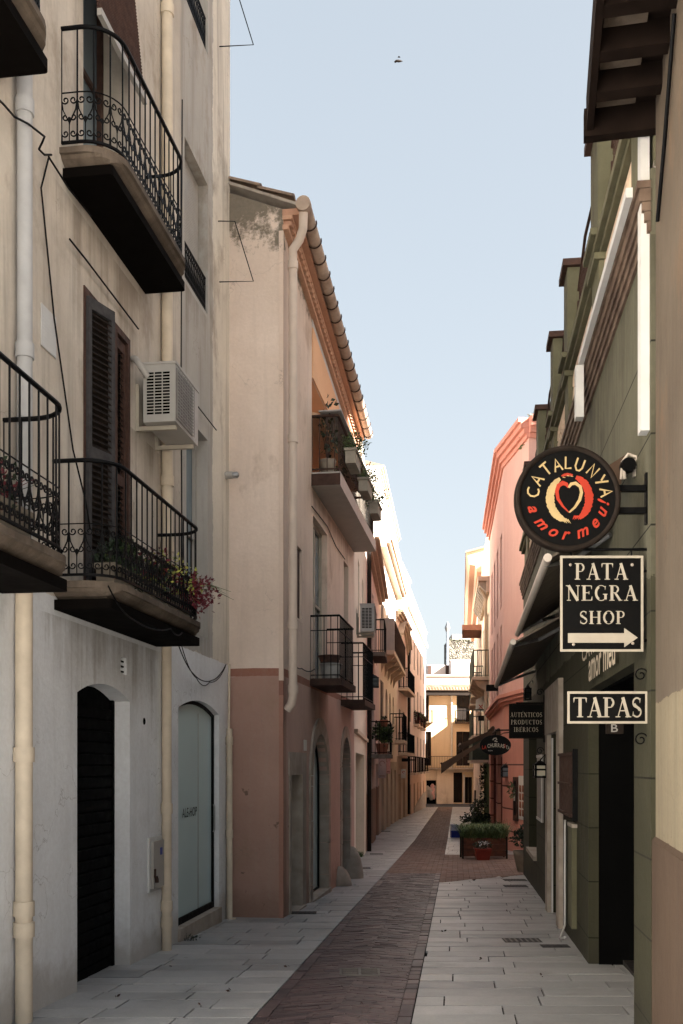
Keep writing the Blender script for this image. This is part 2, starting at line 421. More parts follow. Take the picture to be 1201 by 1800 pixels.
class Wall:
    """vertical plane; s runs along it, n out of it towards the street, z up"""
    def __init__(w, x0, y0, x1, y1, side):
        w.o = Vector((x0, y0)); d = Vector((x1-x0, y1-y0)); w.L = d.length
        w.t = d.normalized(); w.n = Vector((w.t.y, -w.t.x))*side
    def at(w, s, n, z):
        p = w.o + w.t*s + w.n*n; return Vector((p.x, p.y, z))
    def hit(w, px, off=0):
        r = Vector(((px-600)/F, 1)); Y = (w.o.dot(w.n)+off)/r.dot(w.n)
        p = r*Y; return (p-w.o).dot(w.t), Y
    def s(w, px, off=0): return w.hit(px, off)[0]
    def z(w, px, py, off=0): return E+(H-py)/F*w.hit(px, off)[1]
    def sY(w, Y): return (Y-w.o.y)/w.t.y

def arcpts(s0, s1, zs, z1, n=12):
    """arch from (s0,zs) up to crown z1 and down to (s1,zs): circular segment"""
    c = (s0+s1)/2; hw = (s1-s0)/2; h = max(z1-zs, 1e-3)
    if h >= hw: return [(c-hw*math.cos(math.pi*i/n), zs+h*math.sin(math.pi*i/n)) for i in range(n+1)]
    rr = (hw*hw+h*h)/(2*h); zc = z1-rr; a = math.asin(hw/rr)
    return [(c+rr*math.sin(-a+2*a*i/n), zc+rr*math.cos(-a+2*a*i/n)) for i in range(n+1)]

def facade(mb, W, s0, s1, z0, z1, holes=(), depth=6, ends=True, top=True):
    """front skin with real openings (s0,s1,z0,z1,reveal,rise), their reveals and backs, and the body behind"""
    T = W.at; Q = lambda *p: mb.quad(*[T(*q) for q in p])
    hs = [tuple(h)+(0,)*(6-len(h)) for h in holes]
    S = sorted({s0, s1} | {h[0] for h in hs} | {h[1] for h in hs}); Z = sorted({z0, z1} | {h[2] for h in hs} | {h[3] for h in hs})
    S = [x for x in S if s0 <= x <= s1]; Z = [x for x in Z if z0 <= x <= z1]
    for i in range(len(S)-1):
        for j in range(len(Z)-1):
            cs, cz = (S[i]+S[i+1])/2, (Z[j]+Z[j+1])/2
            if any(h[0] < cs < h[1] and h[2] < cz < h[3] for h in hs): continue
            Q((S[i],0,Z[j]), (S[i+1],0,Z[j]), (S[i+1],0,Z[j+1]), (S[i],0,Z[j+1]))
    for a, b, c, d, r, rise in hs:
        r = r or .2
        Q((a,-r,c),(b,-r,c),(b,-r,d),(a,-r,d))
        zs = d-rise
        Q((a,0,c),(a,-r,c),(a,-r,zs),(a,0,zs)); Q((b,0,c),(b,-r,c),(b,-r,zs),(b,0,zs)); Q((a,0,c),(b,0,c),(b,-r,c),(a,-r,c))
        if rise <= 0: Q((a,0,d),(b,0,d),(b,-r,d),(a,-r,d))
        else:
            ar = arcpts(a, b, zs, d)
            for (u, v), (u2, v2) in zip(ar, ar[1:]):
                Q((u,0,v),(u2,0,v2),(u2,0,d),(u,0,d)); Q((u,0,v),(u2,0,v2),(u2,-r,v2),(u,-r,v))
    D = -depth
    if ends:
        Q((s0,0,z0),(s0,D,z0),(s0,D,z1),(s0,0,z1)); Q((s1,0,z0),(s1,D,z0),(s1,D,z1),(s1,0,z1))
    if top: Q((s0,0,z1),(s1,0,z1),(s1,D,z1),(s0,D,z1))
    Q((s0,D,z0),(s1,D,z0),(s1,D,z1),(s0,D,z1))

def window(par, W, a, b, c, d, off, fm='wood_dark', gm='glass_dark', nx=2, nz=2, fw=.05, name='window', th=.04):
    """frame part with its pane as sub-part"""
    f = MB(); T = W.at
    f.box((a, off, c), (a+fw, off+th, d), T); f.box((b-fw, off, c), (b, off+th, d), T)
    f.box((a+fw, off, c), (b-fw, off+th, c+fw), T); f.box((a+fw, off, d-fw), (b-fw, off+th, d), T)
    for i in range(1, nx):
        x = a+(b-a)*i/nx; f.box((x-fw/2, off+.002, c+fw), (x+fw/2, off+th-.002, d-fw), T)
    for i in range(1, nz):
        z = c+(d-c)*i/nz; f.box((a+fw, off+.004, z-fw*.35), (b-fw, off+th-.006, z+fw*.35), T)
    o = f.build(name, fm, par)
    g = MB(); g.box((a+.005, off-.012, c+.005), (b-.005, off-.003, d-.005), T); g.build('pane', gm, o)
    return o

def shutter(par, W, a, b, c, d, off, mat='wood_dark', pitch=.055, name='shutter', skew=0., slats=True, slatmat=None):
    """louvred leaf; skew swings its far edge out from the wall"""
    T0 = W.at; T = lambda s, n, z: T0(s, n+skew*(s-a)/max(b-a, 1e-6), z)
    f = MB(); fw = .036; th = .035
    f.box((a, off, c), (a+fw, off+th, d), T); f.box((b-fw, off, c), (b, off+th, d), T)
    for z in (c, (c+d)/2-.1, d-.09): f.box((a+fw, off+.001, z), (b-fw, off+th-.001, z+.09), T)
    o = f.build(name, mat, par)
    if slats:
        m = MB(); z = c+.1
        while z < d-.11:
            m.prism([(a+fw, off+.002, z), (a+fw, off+.028, z-.028), (a+fw, off+.031, z-.022), (a+fw, off+.005, z+.008)], (b-a-2*fw, 0, 0), T)
            z += pitch
        m.box((a+fw, off-.01, c+.02), (b-fw, off-.004, d-.02), T)
        m.build('louvres', slatmat or mat, o)
    return o

def roundpath(s0, s1, off, r, n0=0.0):
    """plan outline of a balcony front with rounded corners: (s, n) points"""
    pts = [(s0, n0)]
    if r > 0:
        for i in range(9):
            a = math.pi/2*i/8; pts.append((s0+r-r*math.cos(a), off-r+r*math.sin(a)))
        for i in range(9):
            a = math.pi/2*i/8; pts.append((s1-r+r*math.sin(a), off-r+r*math.cos(a)))
    else: pts += [(s0, off), (s1, off)]
    pts.append((s1, n0)); return pts

def resample(pts, step):
    L = [0]
    for a, b in zip(pts, pts[1:]): L.append(L[-1]+math.dist(a, b))
    n = max(1, round(L[-1]/step)); out = []
    def at(u):
        u = min(max(u, 0), L[-1])
        for i in range(len(L)-1):
            if u <= L[i+1]+1e-9:
                k = (u-L[i])/max(L[i+1]-L[i], 1e-9); return (pts[i][0]+(pts[i+1][0]-pts[i][0])*k, pts[i][1]+(pts[i+1][1]-pts[i][1])*k)
        return pts[-1]
    return [at(L[-1]*i/n) for i in range(n+1)], at, L[-1]

def railing(par, W, path, z0, z1, step=.11, rb=.008, rr=.014, mat='iron', scroll=False, mid=None, bottom=.05, name='railing'):
    m = MB(); T = W.at
    sm, at, L = resample(path, .05 if len(path) > 5 else .3)
    line = [p for p in path]
    m.tube([T(s, n, z1) for s, n in line], rr, 6); m.tube([T(s, n, z0+bottom) for s, n in line], rr*.75, 4)
    if mid: m.tube([T(s, n, mid) for s, n in line], rr*.6, 4)
    bars, _, _ = resample(path, step)
    for s, n in bars: m.tube([T(s, n, z0+(bottom if scroll else 0)), T(s, n, z1)], rb, 4)
    o = m.build(name, mat, par)
    if scroll:
        q = MB(); ns = max(1, round(L/(step*1.0))); 
        def sp(uc, cz, r, a0, turns, sg, tail):
            pts = []
            for i in range(15):
                k = i/14; a = a0+sg*turns*2*math.pi*(1-k); rad = r*(.28+.72*k)
                pts.append((uc+sg*0+rad*math.cos(a), cz+rad*math.sin(a)))
            pts += tail
            q.tube([T(*at(u), z) for u, z in pts], .0055, 4, cap=False)
        h = scroll if isinstance(scroll, float) else .34; k = h/.34; st = L/ns
        for i in range(ns):
            uc = (i+.5)*st; zb = z0+bottom
            for sg in (-1, 1):
                w = st*.25
                sp(uc+sg*w, zb+.285*k, w*.95, math.pi/2-sg*math.pi/2, 1.15, -sg, [(uc+sg*w*1.6, zb+.22*k), (uc, zb+.13*k)])
                sp(uc+sg*w, zb+.17*k, w*.85, math.pi/2+sg*math.pi/2, 1.1, sg, [(uc, zb+.12*k)])
                sp(uc+sg*w, zb+.06*k, w*.9, math.pi/2-sg*math.pi/2, 1.1, -sg, [(uc+sg*w*1.8, zb)])
            q.tube([T(*at(uc), zb), T(*at(uc), zb+.14*k)], .005, 4)
        q.tube([T(s, n, zb+.335*k) for s, n in path], .005, 4)
        q.build('scrollwork', mat, o)
    return o

def slab(mb, W, path, z0, z1, inset=0.0, flare=0.0):
    """plan outline extruded between z0 and z1, optionally narrower at the bottom (moulded edge)"""
    T = W.at; n = len(path); cs = sum(p[0] for p in path)/n; mx = max(p[1] for p in path)
    ms0 = min(p[0] for p in path); ms1 = max(p[0] for p in path)
    def shr(p, k):
        s, q = p; return (min(max(s, ms0+k), ms1-k), min(q, mx-k) if q > 0 else q)
    hh = z1-z0
    rings = [(z0, inset+flare), (z0+hh*.12, inset+flare*.98), (z0+hh*.2, inset+flare*.75), (z0+hh*.42, inset+flare*.35), (z0+hh*.6, inset+flare*.22), (z0+hh*.61, inset+.0), (z0+hh*.95, inset), (z1, inset+.006)] if flare else [(z0, inset), (z1, inset)]
    vs = []
    for z, k in rings: vs += [T(*shr(p, k), z) for p in path]
    m = len(rings); fs = [tuple(range(n))[::-1], tuple(range((m-1)*n, m*n))]
    for j in range(m-1):
        for i in range(n):
            l = (i+1) % n; fs.append((j*n+i, j*n+l, (j+1)*n+l, (j+1)*n+i))
    mb.add(vs, fs)

def balcony(par, W, s0, s1, off, z, rail=1.0, th=.12, r=0., slabmat='slab_conc', mat='iron', step=.11, rb=.008, rr=.014, scroll=False, flare=0., mid=None, inset=.04, soff=None, label=None, bottom=.05, name='balcony'):
    m = MB(); slab(m, W, roundpath(s0, s1, off, r, -.02), z-th, z, 0, flare)
    o = m.build(name, slabmat, par, label=label)
    if soff:
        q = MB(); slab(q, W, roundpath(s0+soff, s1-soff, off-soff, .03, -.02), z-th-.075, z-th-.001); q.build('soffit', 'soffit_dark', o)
    rp = [(s, max(n, 0)) for s, n in roundpath(s0+inset, s1-inset, off-inset, max(0, r-inset), 0)]
    railing(o, W, rp, z, z+rail, step, rb, rr, mat, scroll, mid, bottom)
    return o

def leaves(mb, c, rad, n, size, flat=0., r=rnd, hollow=.2):
    c = Vector(c)
    for _ in range(n):
        while True:
            d = Vector((r.uniform(-1, 1), r.uniform(-1, 1), r.uniform(-1, 1)))
            if hollow < d.length <= 1: break
        p = c + Vector((d.x*rad[0], d.y*rad[1], d.z*rad[2]))
        s = size*r.uniform(.6, 1.3)
        t = (d*.6 + Vector((r.uniform(-1, 1), r.uniform(-1, 1), r.uniform(-.6, 1)))).normalized()
        u = t.orthogonal().normalized(); u.rotate(Matrix.Rotation(r.uniform(0, 6.28), 3, t)); w = t.cross(u)
        tip = p+t*s; m1 = p+t*s*.45
        mb.add([p, m1+u*s*.28-w*s*.06, tip, m1-u*s*.28-w*s*.06, m1+w*s*.05], [(0,1,4),(1,2,4),(2,3,4),(3,0,4)])

def stems(mb, base, spread, h, n, r0=.004, r=rnd):
    base = Vector(base)
    for _ in range(n):
        a = r.uniform(0, 6.28); k = r.uniform(.2, 1)
        e = base+Vector((math.cos(a)*spread[0]*k, math.sin(a)*spread[1]*k, h*r.uniform(.6, 1)))
        mid = base.lerp(e, .5)+Vector((0, 0, h*.15)); mb.tube([base, mid, e], [r0, r0*.8, r0*.4], 4)

def blades(mb, c, sx, sy, n, h, w, r=rnd, droop=.6):
    c = Vector(c)
    for _ in range(n):
        b = c+Vector((r.uniform(-sx, sx), r.uniform(-sy, sy), 0)); a = r.uniform(0, 6.28); hh = h*r.uniform(.5, 1.15)
        d = Vector((math.cos(a), math.sin(a), 0)); pv = Vector((-d.y, d.x, 0))*w; k = hh*droop*r.uniform(.2, 1.4)
        pts = [b, b+Vector((0, 0, hh*.5))+d*k*.25, b+Vector((0, 0, hh*.85))+d*k*.65, b+Vector((0, 0, hh*(1-.35*droop)))+d*k*1.1]
        mb.add([pts[0]-pv, pts[0]+pv, pts[1]+pv*.9, pts[1]-pv*.9, pts[2]+pv*.6, pts[2]-pv*.6, pts[3]], [(0,1,2,3),(3,2,4,5),(5,4,6)])

# lettering: built-in face for plain words, own stroke-drawn serif face for the painted signs
_tc = {}
def text_geo(txt, shear=0., bold=0.):
    key = (txt, shear, bold)
    if key in _tc: return _tc[key]
    cu = bpy.data.curves.new('t', 'FONT'); cu.body = txt; cu.size = 1; cu.shear = shear; cu.offset = bold; cu.resolution_u = 3
    o = bpy.data.objects.new('t', cu); COL.objects.link(o)
    dg = bpy.context.evaluated_depsgraph_get(); me = bpy.data.meshes.new_from_object(o.evaluated_get(dg))
    vs = [(v.co.x, v.co.y) for v in me.vertices]; fs = [tuple(p.vertices) for p in me.polygons]
    bpy.data.objects.remove(o); bpy.data.curves.remove(cu); bpy.data.meshes.remove(me)
    _tc[key] = (vs, fs); return vs, fs

def text_fit(mb, txt, u0, u1, v0, v1, T, shear=0., bold=0., w=0.):
    vs, fs = text_geo(txt, shear, bold)
    x0, x1 = min(v[0] for v in vs), max(v[0] for v in vs); y0, y1 = min(v[1] for v in vs), max(v[1] for v in vs)
    mb.add([T(u0+(x-x0)/(x1-x0)*(u1-u0), v0+(y-y0)/max(y1-y0, 1e-6)*(v1-v0), w) for x, y in vs], fs)

def _arc(cx, cy, rx, ry, a0, a1, n=14):
    return [(cx+rx*math.cos(R(a0+(a1-a0)*i/n)), cy+ry*math.sin(R(a0+(a1-a0)*i/n))) for i in range(n+1)]
TH, TN = .17, .055      # thick and thin strokes, letter height 1
# glyph: (advance width, [(points, start width, end width)], [serif centre x, y, half-length])
SER = {
 'P': (.66, [([(.17,0),(.17,1)],TH,TH), ([(.17,.97),(.36,.97)]+_arc(.36,.735,.22,.235,90,-90)+[(.17,.5)],TN,TN), (_arc(.36,.735,.19,.2,60,-60),.1,.1)], [(.17,0,.17),(.12,1,.12)]),
 'A': (.86, [([(.14,0),(.43,1)],TN,TN), ([(.40,1),(.70,0)],TH,TH), ([(.22,.33),(.60,.33)],TN,TN)], [(.14,0,.13),(.70,0,.16)]),
 'T': (.76, [([(.38,0),(.38,1)],TH,TH), ([(.05,.97),(.71,.97)],TN,TN), ([(.06,.97),(.04,.74)],.09,.02), ([(.70,.97),(.72,.74)],.09,.02)], [(.38,0,.17)]),
 'N': (.86, [([(.16,0),(.16,1)],TN,TN), ([(.14,1),(.70,0)],TH,TH), ([(.71,0),(.71,1)],TN,TN)], [(.16,0,.12),(.10,1,.12),(.71,1,.12)]),
 'E': (.70, [([(.17,0),(.17,1)],TH,TH), ([(.1,.97),(.6,.97)],TN,TN), ([(.17,.52),(.46,.52)],TN,TN), ([(.1,.03),(.62,.03)],TN,TN), ([(.6,.97),(.62,.74)],.08,.02), ([(.62,.03),(.65,.28)],.09,.02), ([(.46,.62),(.46,.42)],.04,.04)], [(.12,0,.12),(.12,1,.12)]),
 'G': (.86, [(_arc(.44,.5,.36,.49,50,300,22),.05,.05), (_arc(.44,.5,.31,.42,115,245,14),.13,.13), ([(.70,.42),(.70,.08)],.15,.15), ([(.69,.95),(.67,.70)],.07,.02)], [(.68,.42,.14)]),
 'R': (.82, [([(.17,0),(.17,1)],TH,TH), ([(.17,.97),(.36,.97)]+_arc(.36,.745,.21,.225,90,-90)+[(.17,.52)],TN,TN), (_arc(.36,.745,.185,.19,60,-60),.1,.1), ([(.36,.52),(.66,.02)],.13,.15)], [(.17,0,.16),(.12,1,.12),(.72,0,.08)]),
 'S': (.60, [(_arc(.30,.735,.205,.235,40,270,16)+_arc(.30,.265,.215,.24,90,-140,16)[1:],.08,.08), ([(.15,.68),(.24,.56),(.38,.46),(.47,.34)],.13,.13), ([(.47,.95),(.46,.72)],.07,.02), ([(.10,.06),(.10,.30)],.07,.02)], []),
 'H': (.88, [([(.18,0),(.18,1)],TH,TH), ([(.70,0),(.70,1)],TH,TH), ([(.18,.52),(.70,.52)],TN,TN)], [(.18,0,.16),(.18,1,.16),(.70,0,.16),(.70,1,.16)]),
 'O': (.86, [(_arc(.43,.5,.36,.49,0,360,28),.05,.05), (_arc(.43,.5,.31,.42,115,245,12),.13,.13), (_arc(.43,.5,.31,.42,-65,65,12),.13,.13)], []),
 'U': (.82, [([(.18,1),(.18,.32)]+_arc(.42,.32,.24,.30,180,360,14)[1:]+[(.66,1)],.06,.06), ([(.18,1),(.18,.3)],.15,.15)], [(.18,1,.15),(.66,1,.12)]),
 'C': (.76, [(_arc(.44,.5,.36,.49,45,315,22),.05,.05), (_arc(.44,.5,.31,.42,115,245,14),.13,.13), ([(.68,.95),(.66,.70)],.07,.02)], []),
 'I': (.40, [([(.2,0),(.2,1)],TH,TH)], [(.2,0,.16),(.2,1,.16)]),
 'D': (.86, [([(.18,0),(.18,1)],TH,TH), ([(.1,.97),(.36,.97)]+_arc(.36,.5,.38,.47,90,-90,18)+[(.1,.03)],TN,TN), (_arc(.36,.5,.34,.40,60,-60),.12,.12)], [(.12,0,.1),(.12,1,.1)]),
 'B': (.74, [([(.17,0),(.17,1)],TH,TH), ([(.1,.97),(.36,.97)]+_arc(.36,.745,.18,.225,90,-90)+[(.17,.52)],TN,TN), (_arc(.36,.745,.16,.19,60,-60),.09,.09), ([(.36,.52)]+_arc(.36,.27,.24,.25,90,-90)+[(.1,.02)],TN,TN), (_arc(.38,.27,.19,.2,60,-60),.12,.12)], [(.12,0,.1),(.12,1,.1)]),
 '´': (0, [([(-.34,1.10),(-.22,1.26)],.05,.08)], []),
}
def serif(mb, txt, u0, u1, v0, v1, T, w=0., weight=1., gap=.06):
    tot = sum(SER[c][0] if c in SER else .35 for c in txt) + gap*(len(txt)-1)
    kx = (u1-u0)/tot; ky = v1-v0; x = 0; cnt = [0]
    def stroke(pts, w0, w1):
        n = len(pts); L = []; Rr = []
        for i, p in enumerate(pts):
            a = pts[max(i-1, 0)]; b = pts[min(i+1, n-1)]; dx, dy = b[0]-a[0], b[1]-a[1]; l = math.hypot(dx, dy) or 1
            ww = (w0+(w1-w0)*i/max(n-1, 1))*weight/2; nx, ny = -dy/l*ww, dx/l*ww
            L.append((p[0]+nx, p[1]+ny)); Rr.append((p[0]-nx, p[1]-ny))
        cnt[0] += 1; ww_ = w+cnt[0]*.00004
        vs = [T(u0+(x+a)*kx, v0+b*ky, ww_) for a, b in L+Rr]
        mb.add(vs, [(i, i+1, n+i+1, n+i) for i in range(n-1)])
    for c in txt:
        if c not in SER: x += .35; continue
        adv, st, se = SER[c]
        for pts, a, b in st: stroke(pts, a, b)
        for sx, sy, hl in se:
            sy = .025 if sy == 0 else (sy-.025 if sy == 1 else sy)
            stroke([(sx-hl, sy), (sx+hl, sy)], .05, .05)
        x += adv+(gap if adv else 0)

# ---------------- street walls in plan ----------------
W1 = Wall(-3.856, -5, -1.403, 12.52, 1)
W2 = Wall(-.729, 12.39, .241, 18.9, 1)
W3 = Wall(.241, 18.9, .66, 26.8, 1)
W4 = Wall(.66, 26.8, 1.40, 37, 1)
W5 = Wall(1.40, 37, 2.72, 49, 1)
W6 = Wall(2.72, 49, 3.70, 56, 1)
W7 = Wall(3.70, 56, 6.42, 76, 1)
W8 = Wall(2.5, 80, 13.5, 80.6, 1)
WO = Wall(1.29, 3.0, 1.872, 5.93, -1)
WO2 = Wall(.356, -6, 1.256, 3.0, -1)
WG = Wall(1.865, 6.0, 3.5275, 19.3, -1)
WP0 = Wall(4.78, 25.4, 4.56, 28, -1)
WP1 = Wall(4.56, 28, 5.505, 37, -1)
WA = Wall(5.505, 37, 6.30, 44.5, -1)
WB = Wall(6.30, 44.5, 9.60, 72, -1)

def ph(W, xa, xb, yt, yb, r, rise=0):
    """opening measured on the wall: s0,s1,z0,z1"""
    a, b = sorted((W.s(xa), W.s(xb))); return (a, b, W.z(xa, yb), W.z(xa, yt), r, rise)

# ---------------- ground, pavements, brick runner ----------------
YS = [-25, -10, 0, 7, 12, 18, 25, 29, 33, 39, 45, 52, 60, 68, 76, 80, 140, 500]
m = MB(); xs = [-300, -20, -5, 0, 5, 10, 20, 300]
for i in range(len(YS)-1):
    for j in range(len(xs)-1):
        m.quad(*[(x, y, zg(y)-.03) for x, y in ((xs[j], YS[i]), (xs[j+1], YS[i]), (xs[j+1], YS[i+1]), (xs[j], YS[i+1]))])
m.build('ground', 'mortar', kind='structure')
m = MB()
for i in range(9):
    y0 = -30+i*3.1; m.quad((-24, y0, zg(y0)-.01), (24, y0, zg(y0)-.01), (24, y0+3.1, zg(y0+3.1)-.01), (-24, y0+3.1, zg(y0+3.1)-.01))
m.build('bounce_paving', 'bounce_pale', kind='structure')  # unseen pale ground added behind the camera to bounce sun into the lane
XL = lambda y: -.624+.1155*(y-6.7); XR = lambda y: .467+.1155*(y-6.7)
def wl(y):
    for W in (W1, W2, W3, W4, W5, W6, W7):
        if y <= W.o.y+W.t.y*W.L: return W.o.x+W.t.x/W.t.y*(y-W.o.y)
    return 6.42
def wr(y):
    if y < 19.3: return 1.865+.125*(y-6)
    if y < 28: return 4.9
    for W in (WP1, WA, WB):
        if y <= W.o.y+W.t.y*W.L: return W.o.x+W.t.x/W.t.y*(y-W.o.y)
    return 9.6
kr = .1155; tl = 1/math.hypot(1, kr)
def paving(name, lo, hi, y0, y1, row, length, mat, jit=.0):
    m = MB(); y = y0; j = 0
    while y < y1:
        rh = row*rnd.uniform(.92, 1.08) if jit else row
        xa, xb = lo(y), hi(y); x = xb if j % 2 else xb
        x = xb-(rnd.uniform(.3, 1)*length)
        edges = [xb, x]
        while edges[-1] > xa-.3: edges.append(edges[-1]-length*rnd.uniform(.8, 1.25))
        sk = (.0 if y < 60 else 0)
        for r, l in zip(edges, edges[1:]):
            l = max(l, xa)
            if r-l < .03: continue
            g = .0075; ge = .006; tz = rnd.uniform(-.0022, .0022); tx = rnd.uniform(-.0015, .0015)
            # each row runs square across the street
            def pt(x, yy):
                dx = kr*(yy-y) if x < xb-.02 else (hi(yy)-xb)
                return (x+dx, yy, zg(yy)+.006+tz+tx*(yy-y)*3)
            a, b, c, d = (l+ge, y+g), (r-ge, y+g), (r-ge, y+rh-g), (l+ge, y+rh-g)
            q = [pt(*p) for p in (a, b, c, d)]
            m.quad(*q)
            lows = [(p[0], p[1], p[2]-.02) for p in q]
            n0 = len(m.v)-4; m.v += [Vector(v) for v in lows]
            for e in range(4):
                f_ = (e+1) % 4; m.f.append((n0+e, n0+4+e, n0+4+f_, n0+f_)); m.sm.append(False)
        y += rh; j += 1
    return m.build(name, mat, kind='structure')
paving('pavement_left', lambda y: wl(y)-.3, XL, -3, 76, .30, .72, 'slab_l', 1)
paving('pavement_right', lambda y: XR(y), lambda y: min(wr(y), wr(19.2))+.35 if y < 6.5 else wr(y)+.55 if y < 10 else wr(y)+.2, -3, 17.4, .31, .85, 'slab_l', 1)
paving('pavement_right_far', lambda y: XR(y), lambda y: wr(y)+.2 if y > 28 else 5.2, 25.6, 76, .31, .85, 'slab_l', 1)
# slanted end of the near pavement
m = MB()
for i in range(5):
    y0 = 17.4+.36*i; y1 = y0+.35
    def cl(y): return XR(17.4)+(y-17.4)/1.9*2.0
    x = 3.9
    while x > cl(y0)+.1:
        l = max(x-.8*rnd.uniform(.8, 1.2), cl(y0)); m.quad((l+.005, y0, zg(y0)+.006), (x-.005, y0, zg(y0)+.006), (x-.005, y1, zg(y1)+.006), (max(l+.005, min(cl(y1), x-.01)), y1, zg(y1)+.006)); x = l
m.build('pavement_corner', 'slab_l', kind='structure')

def clip(poly, ax, lim, keep_less):
    out = []
    for i in range(len(poly)):
        a, b = poly[i], poly[(i+1) % len(poly)]
        ia = (a[ax] <= lim) == keep_less; ib = (b[ax] <= lim) == keep_less
        if ia: out.append(a)
        if ia != ib:
            k = (lim-a[ax])/(b[ax]-a[ax]); out.append((a[0]+(b[0]-a[0])*k, a[1]+(b[1]-a[1])*k))
    return out
def herring(m, L0, L1, w, bl, bw):
    """chevron courses: u across (0..w), v along"""
    g = .0042; ang = R(22)
    cu, su = math.cos(ang), math.sin(ang); cols = 5; e = .1; cw = (w-2*e)/cols
    v = L0
    def put(poly):
        if len(poly) < 3: return
        tz = rnd.uniform(-.002, .002); tl_ = rnd.uniform(-.035, .035); v0_ = poly[0][1]
        pts = []
        for u, vv in poly:
            y = vv; x = XL(y)+u; pts.append((x, y, zg(y)+.004+tz+tl_*(vv-v0_)))
        n = len(pts); m.add(pts+[(p[0], p[1], p[2]-.014) for p in pts], [tuple(range(n))]+[(i, n+i, n+(i+1) % n, (i+1) % n) for i in range(n)])
    # two wings meeting along the middle, each of long thin bricks slanting towards the near end
    half = (w-2*e)/2
    for side in (0, 1):
        a = ang if side == 0 else -ang
        v = L0-half
        r = 0
        while v < L1+half:
            # a row line starting at the outer edge at height v, going slanted
            uo = e if side == 0 else w-e; d = 1 if side == 0 else -1
            pos = -rnd.uniform(0, bl)
            while pos < half/cu+.02:
                l0, l1 = pos+.0025, pos+bl-.0025
                def q(l, t): return (uo+d*(l*cu), v+l*su+t)
                poly = [q(l0, g), q(l1, g), q(l1, bw/cu-g), q(l0, bw/cu-g)]
                lo_u, hi_u = (e, e+half) if side == 0 else (e+half, w-e)
                poly = clip(clip(poly, 0, lo_u+.001, False), 0, hi_u-.001, True)
                if poly: poly = clip(clip(poly, 1, L0, False), 1, L1, True)
                put(poly); pos += bl
            v += bw/cu; r += 1
    # edge courses laid lengthwise
    for u0 in (0, w-e):
        v = L0
        while v < L1:
            put([(u0+g, v+g), (u0+e-g, v+g), (u0+e-g, min(v+.2, L1)-g), (u0+g, min(v+.2, L1)-g)]); v += .2
m = MB(); herring(m, 1.5, 19.5, 1.091, .26, .052); m.build('brick_road', 'brick', kind='structure')
def running(m, lo, hi, y0, y1, bl, bw):
    y = y0; j = 0
    while y < y1:
        x = lo(y)-(.5*bl if j % 2 else 0); g = .004
        while x < hi(y):
            l, r = max(x, lo(y))+g, min(x+bl, hi(y))-g
            if r-l > .02:
                dx = kr*bw; tz = rnd.uniform(-.002, .002)
                pts = [(l, y+g, zg(y)+.004+tz), (r, y+g, zg(y)+.004+tz), (r+dx, y+bw-g, zg(y+bw)+.004+tz), (l+dx, y+bw-g, zg(y+bw)+.004+tz)]
                m.add(pts+[(p[0], p[1], p[2]-.012) for p in pts], [(0,1,2,3),(0,4,5,1),(1,5,6,2),(2,6,7,3),(3,7,4,0)])
            x += bl
        y += bw; j += 1
m = MB(); running(m, XL, XR, 19.5, 76, .22, .11); m.build('brick_road_far', 'brick_warm', kind='structure')
m = MB(); running(m, XR, lambda y: 7.5, 19.28, 25.6, .22, .11)
running(m, XR, lambda y: max(XR(y), XR(17.4)+(y-17.4)/1.9*2.0), 17.4, 19.28, .22, .11)
m.build('side_street_bricks', 'brick_warm', kind='structure')
m = MB()
m.quad((-60, 76, zg(76)+.006), (60, 76, zg(76)+.006), (60, 80.7, zg(80)+.006), (-60, 80.7, zg(80)+.006)); m.build('cross_street', 'asphalt', kind='structure')

# ---------------- LEFT: near beige house ----------------
def sY(W, Y): return W.sY(Y)
b1 = thing('plastered_house', 'tall beige house with white ground floor, black roller door and iron balconies', 'house', (-2.2, 7, 0))
s1 = lambda Y: W1.sY(Y)
m = MB()
HD = (s1(7.78), s1(8.95), -.30, 2.43, .21, .11)
HG = (s1(10.38), s1(12.0), -.06, 2.47, .14, .12)
HS = (s1(7.9), s1(8.93), 3.12, 5.56, .10)
HU = (s1(7.9), s1(8.9), 6.45, 8.9, .3)
HW1 = (s1(10.65), s1(11.5), 3.2, 5.5, .20)
HW2 = (s1(10.6), s1(11.5), 6.95, 8.45, .18)
HW3 = (s1(10.6), s1(11.5), 9.95, 11.6, .25)
HN1 = (s1(4.6), s1(5.7), 3.12, 5.56, .25); HN2 = (s1(4.6), s1(5.7), 6.45, 8.9, .25)
HA = (s1(8.72), s1(8.86), 2.55, 2.70, .08)
facade(m, W1, s1(2.5), W1.L, -.6, 15.5, [HD, HG, HS, HU, HW1, HW2, HW3, HN1, HN2, HA])
m.build('wall', 'beige', b1, fixn=False)
# roller door
m = MB(); T = W1.at; z = -.25
ar = arcpts(HD[0]+.005, HD[1]-.005, HD[3]-HD[5], HD[3]-.004)
def topz(s):
    for (u, v), (u2, v2) in zip(ar, ar[1:]):
        if u <= s <= u2: return v+(v2-v)*(s-u)/(u2-u)
    return HD[3]-HD[5]
while z < 2.2:
    m.prism([(HD[0]+.004, -.17, z), (HD[0]+.004, -.152, z+.01), (HD[0]+.004, -.150, z+.085), (HD[0]+.004, -.17, z+.098)], (HD[1]-HD[0]-.008, 0, 0), T); z += .1
m.box((HD[0]+.004, -.205, -.29), (HD[1]-.004, -.175, 2.42), T)
o = m.build('roller_door', 'shutter_black', b1)
for sa, sb in ((HD[0]+.003, HD[0]+.05), (HD[1]-.05, HD[1]-.003)):
    q = MB(); q.box((sa, -.205, -.28), (sb, -.142, 2.33), T); q.build('guide_rail', 'shutter_black', o)
q = MB(); q.box((HD[0]+.18, -.149, -.245), (HD[0]+.30, -.140, -.20), T); q.build('door_label', 'white_plastic', o)
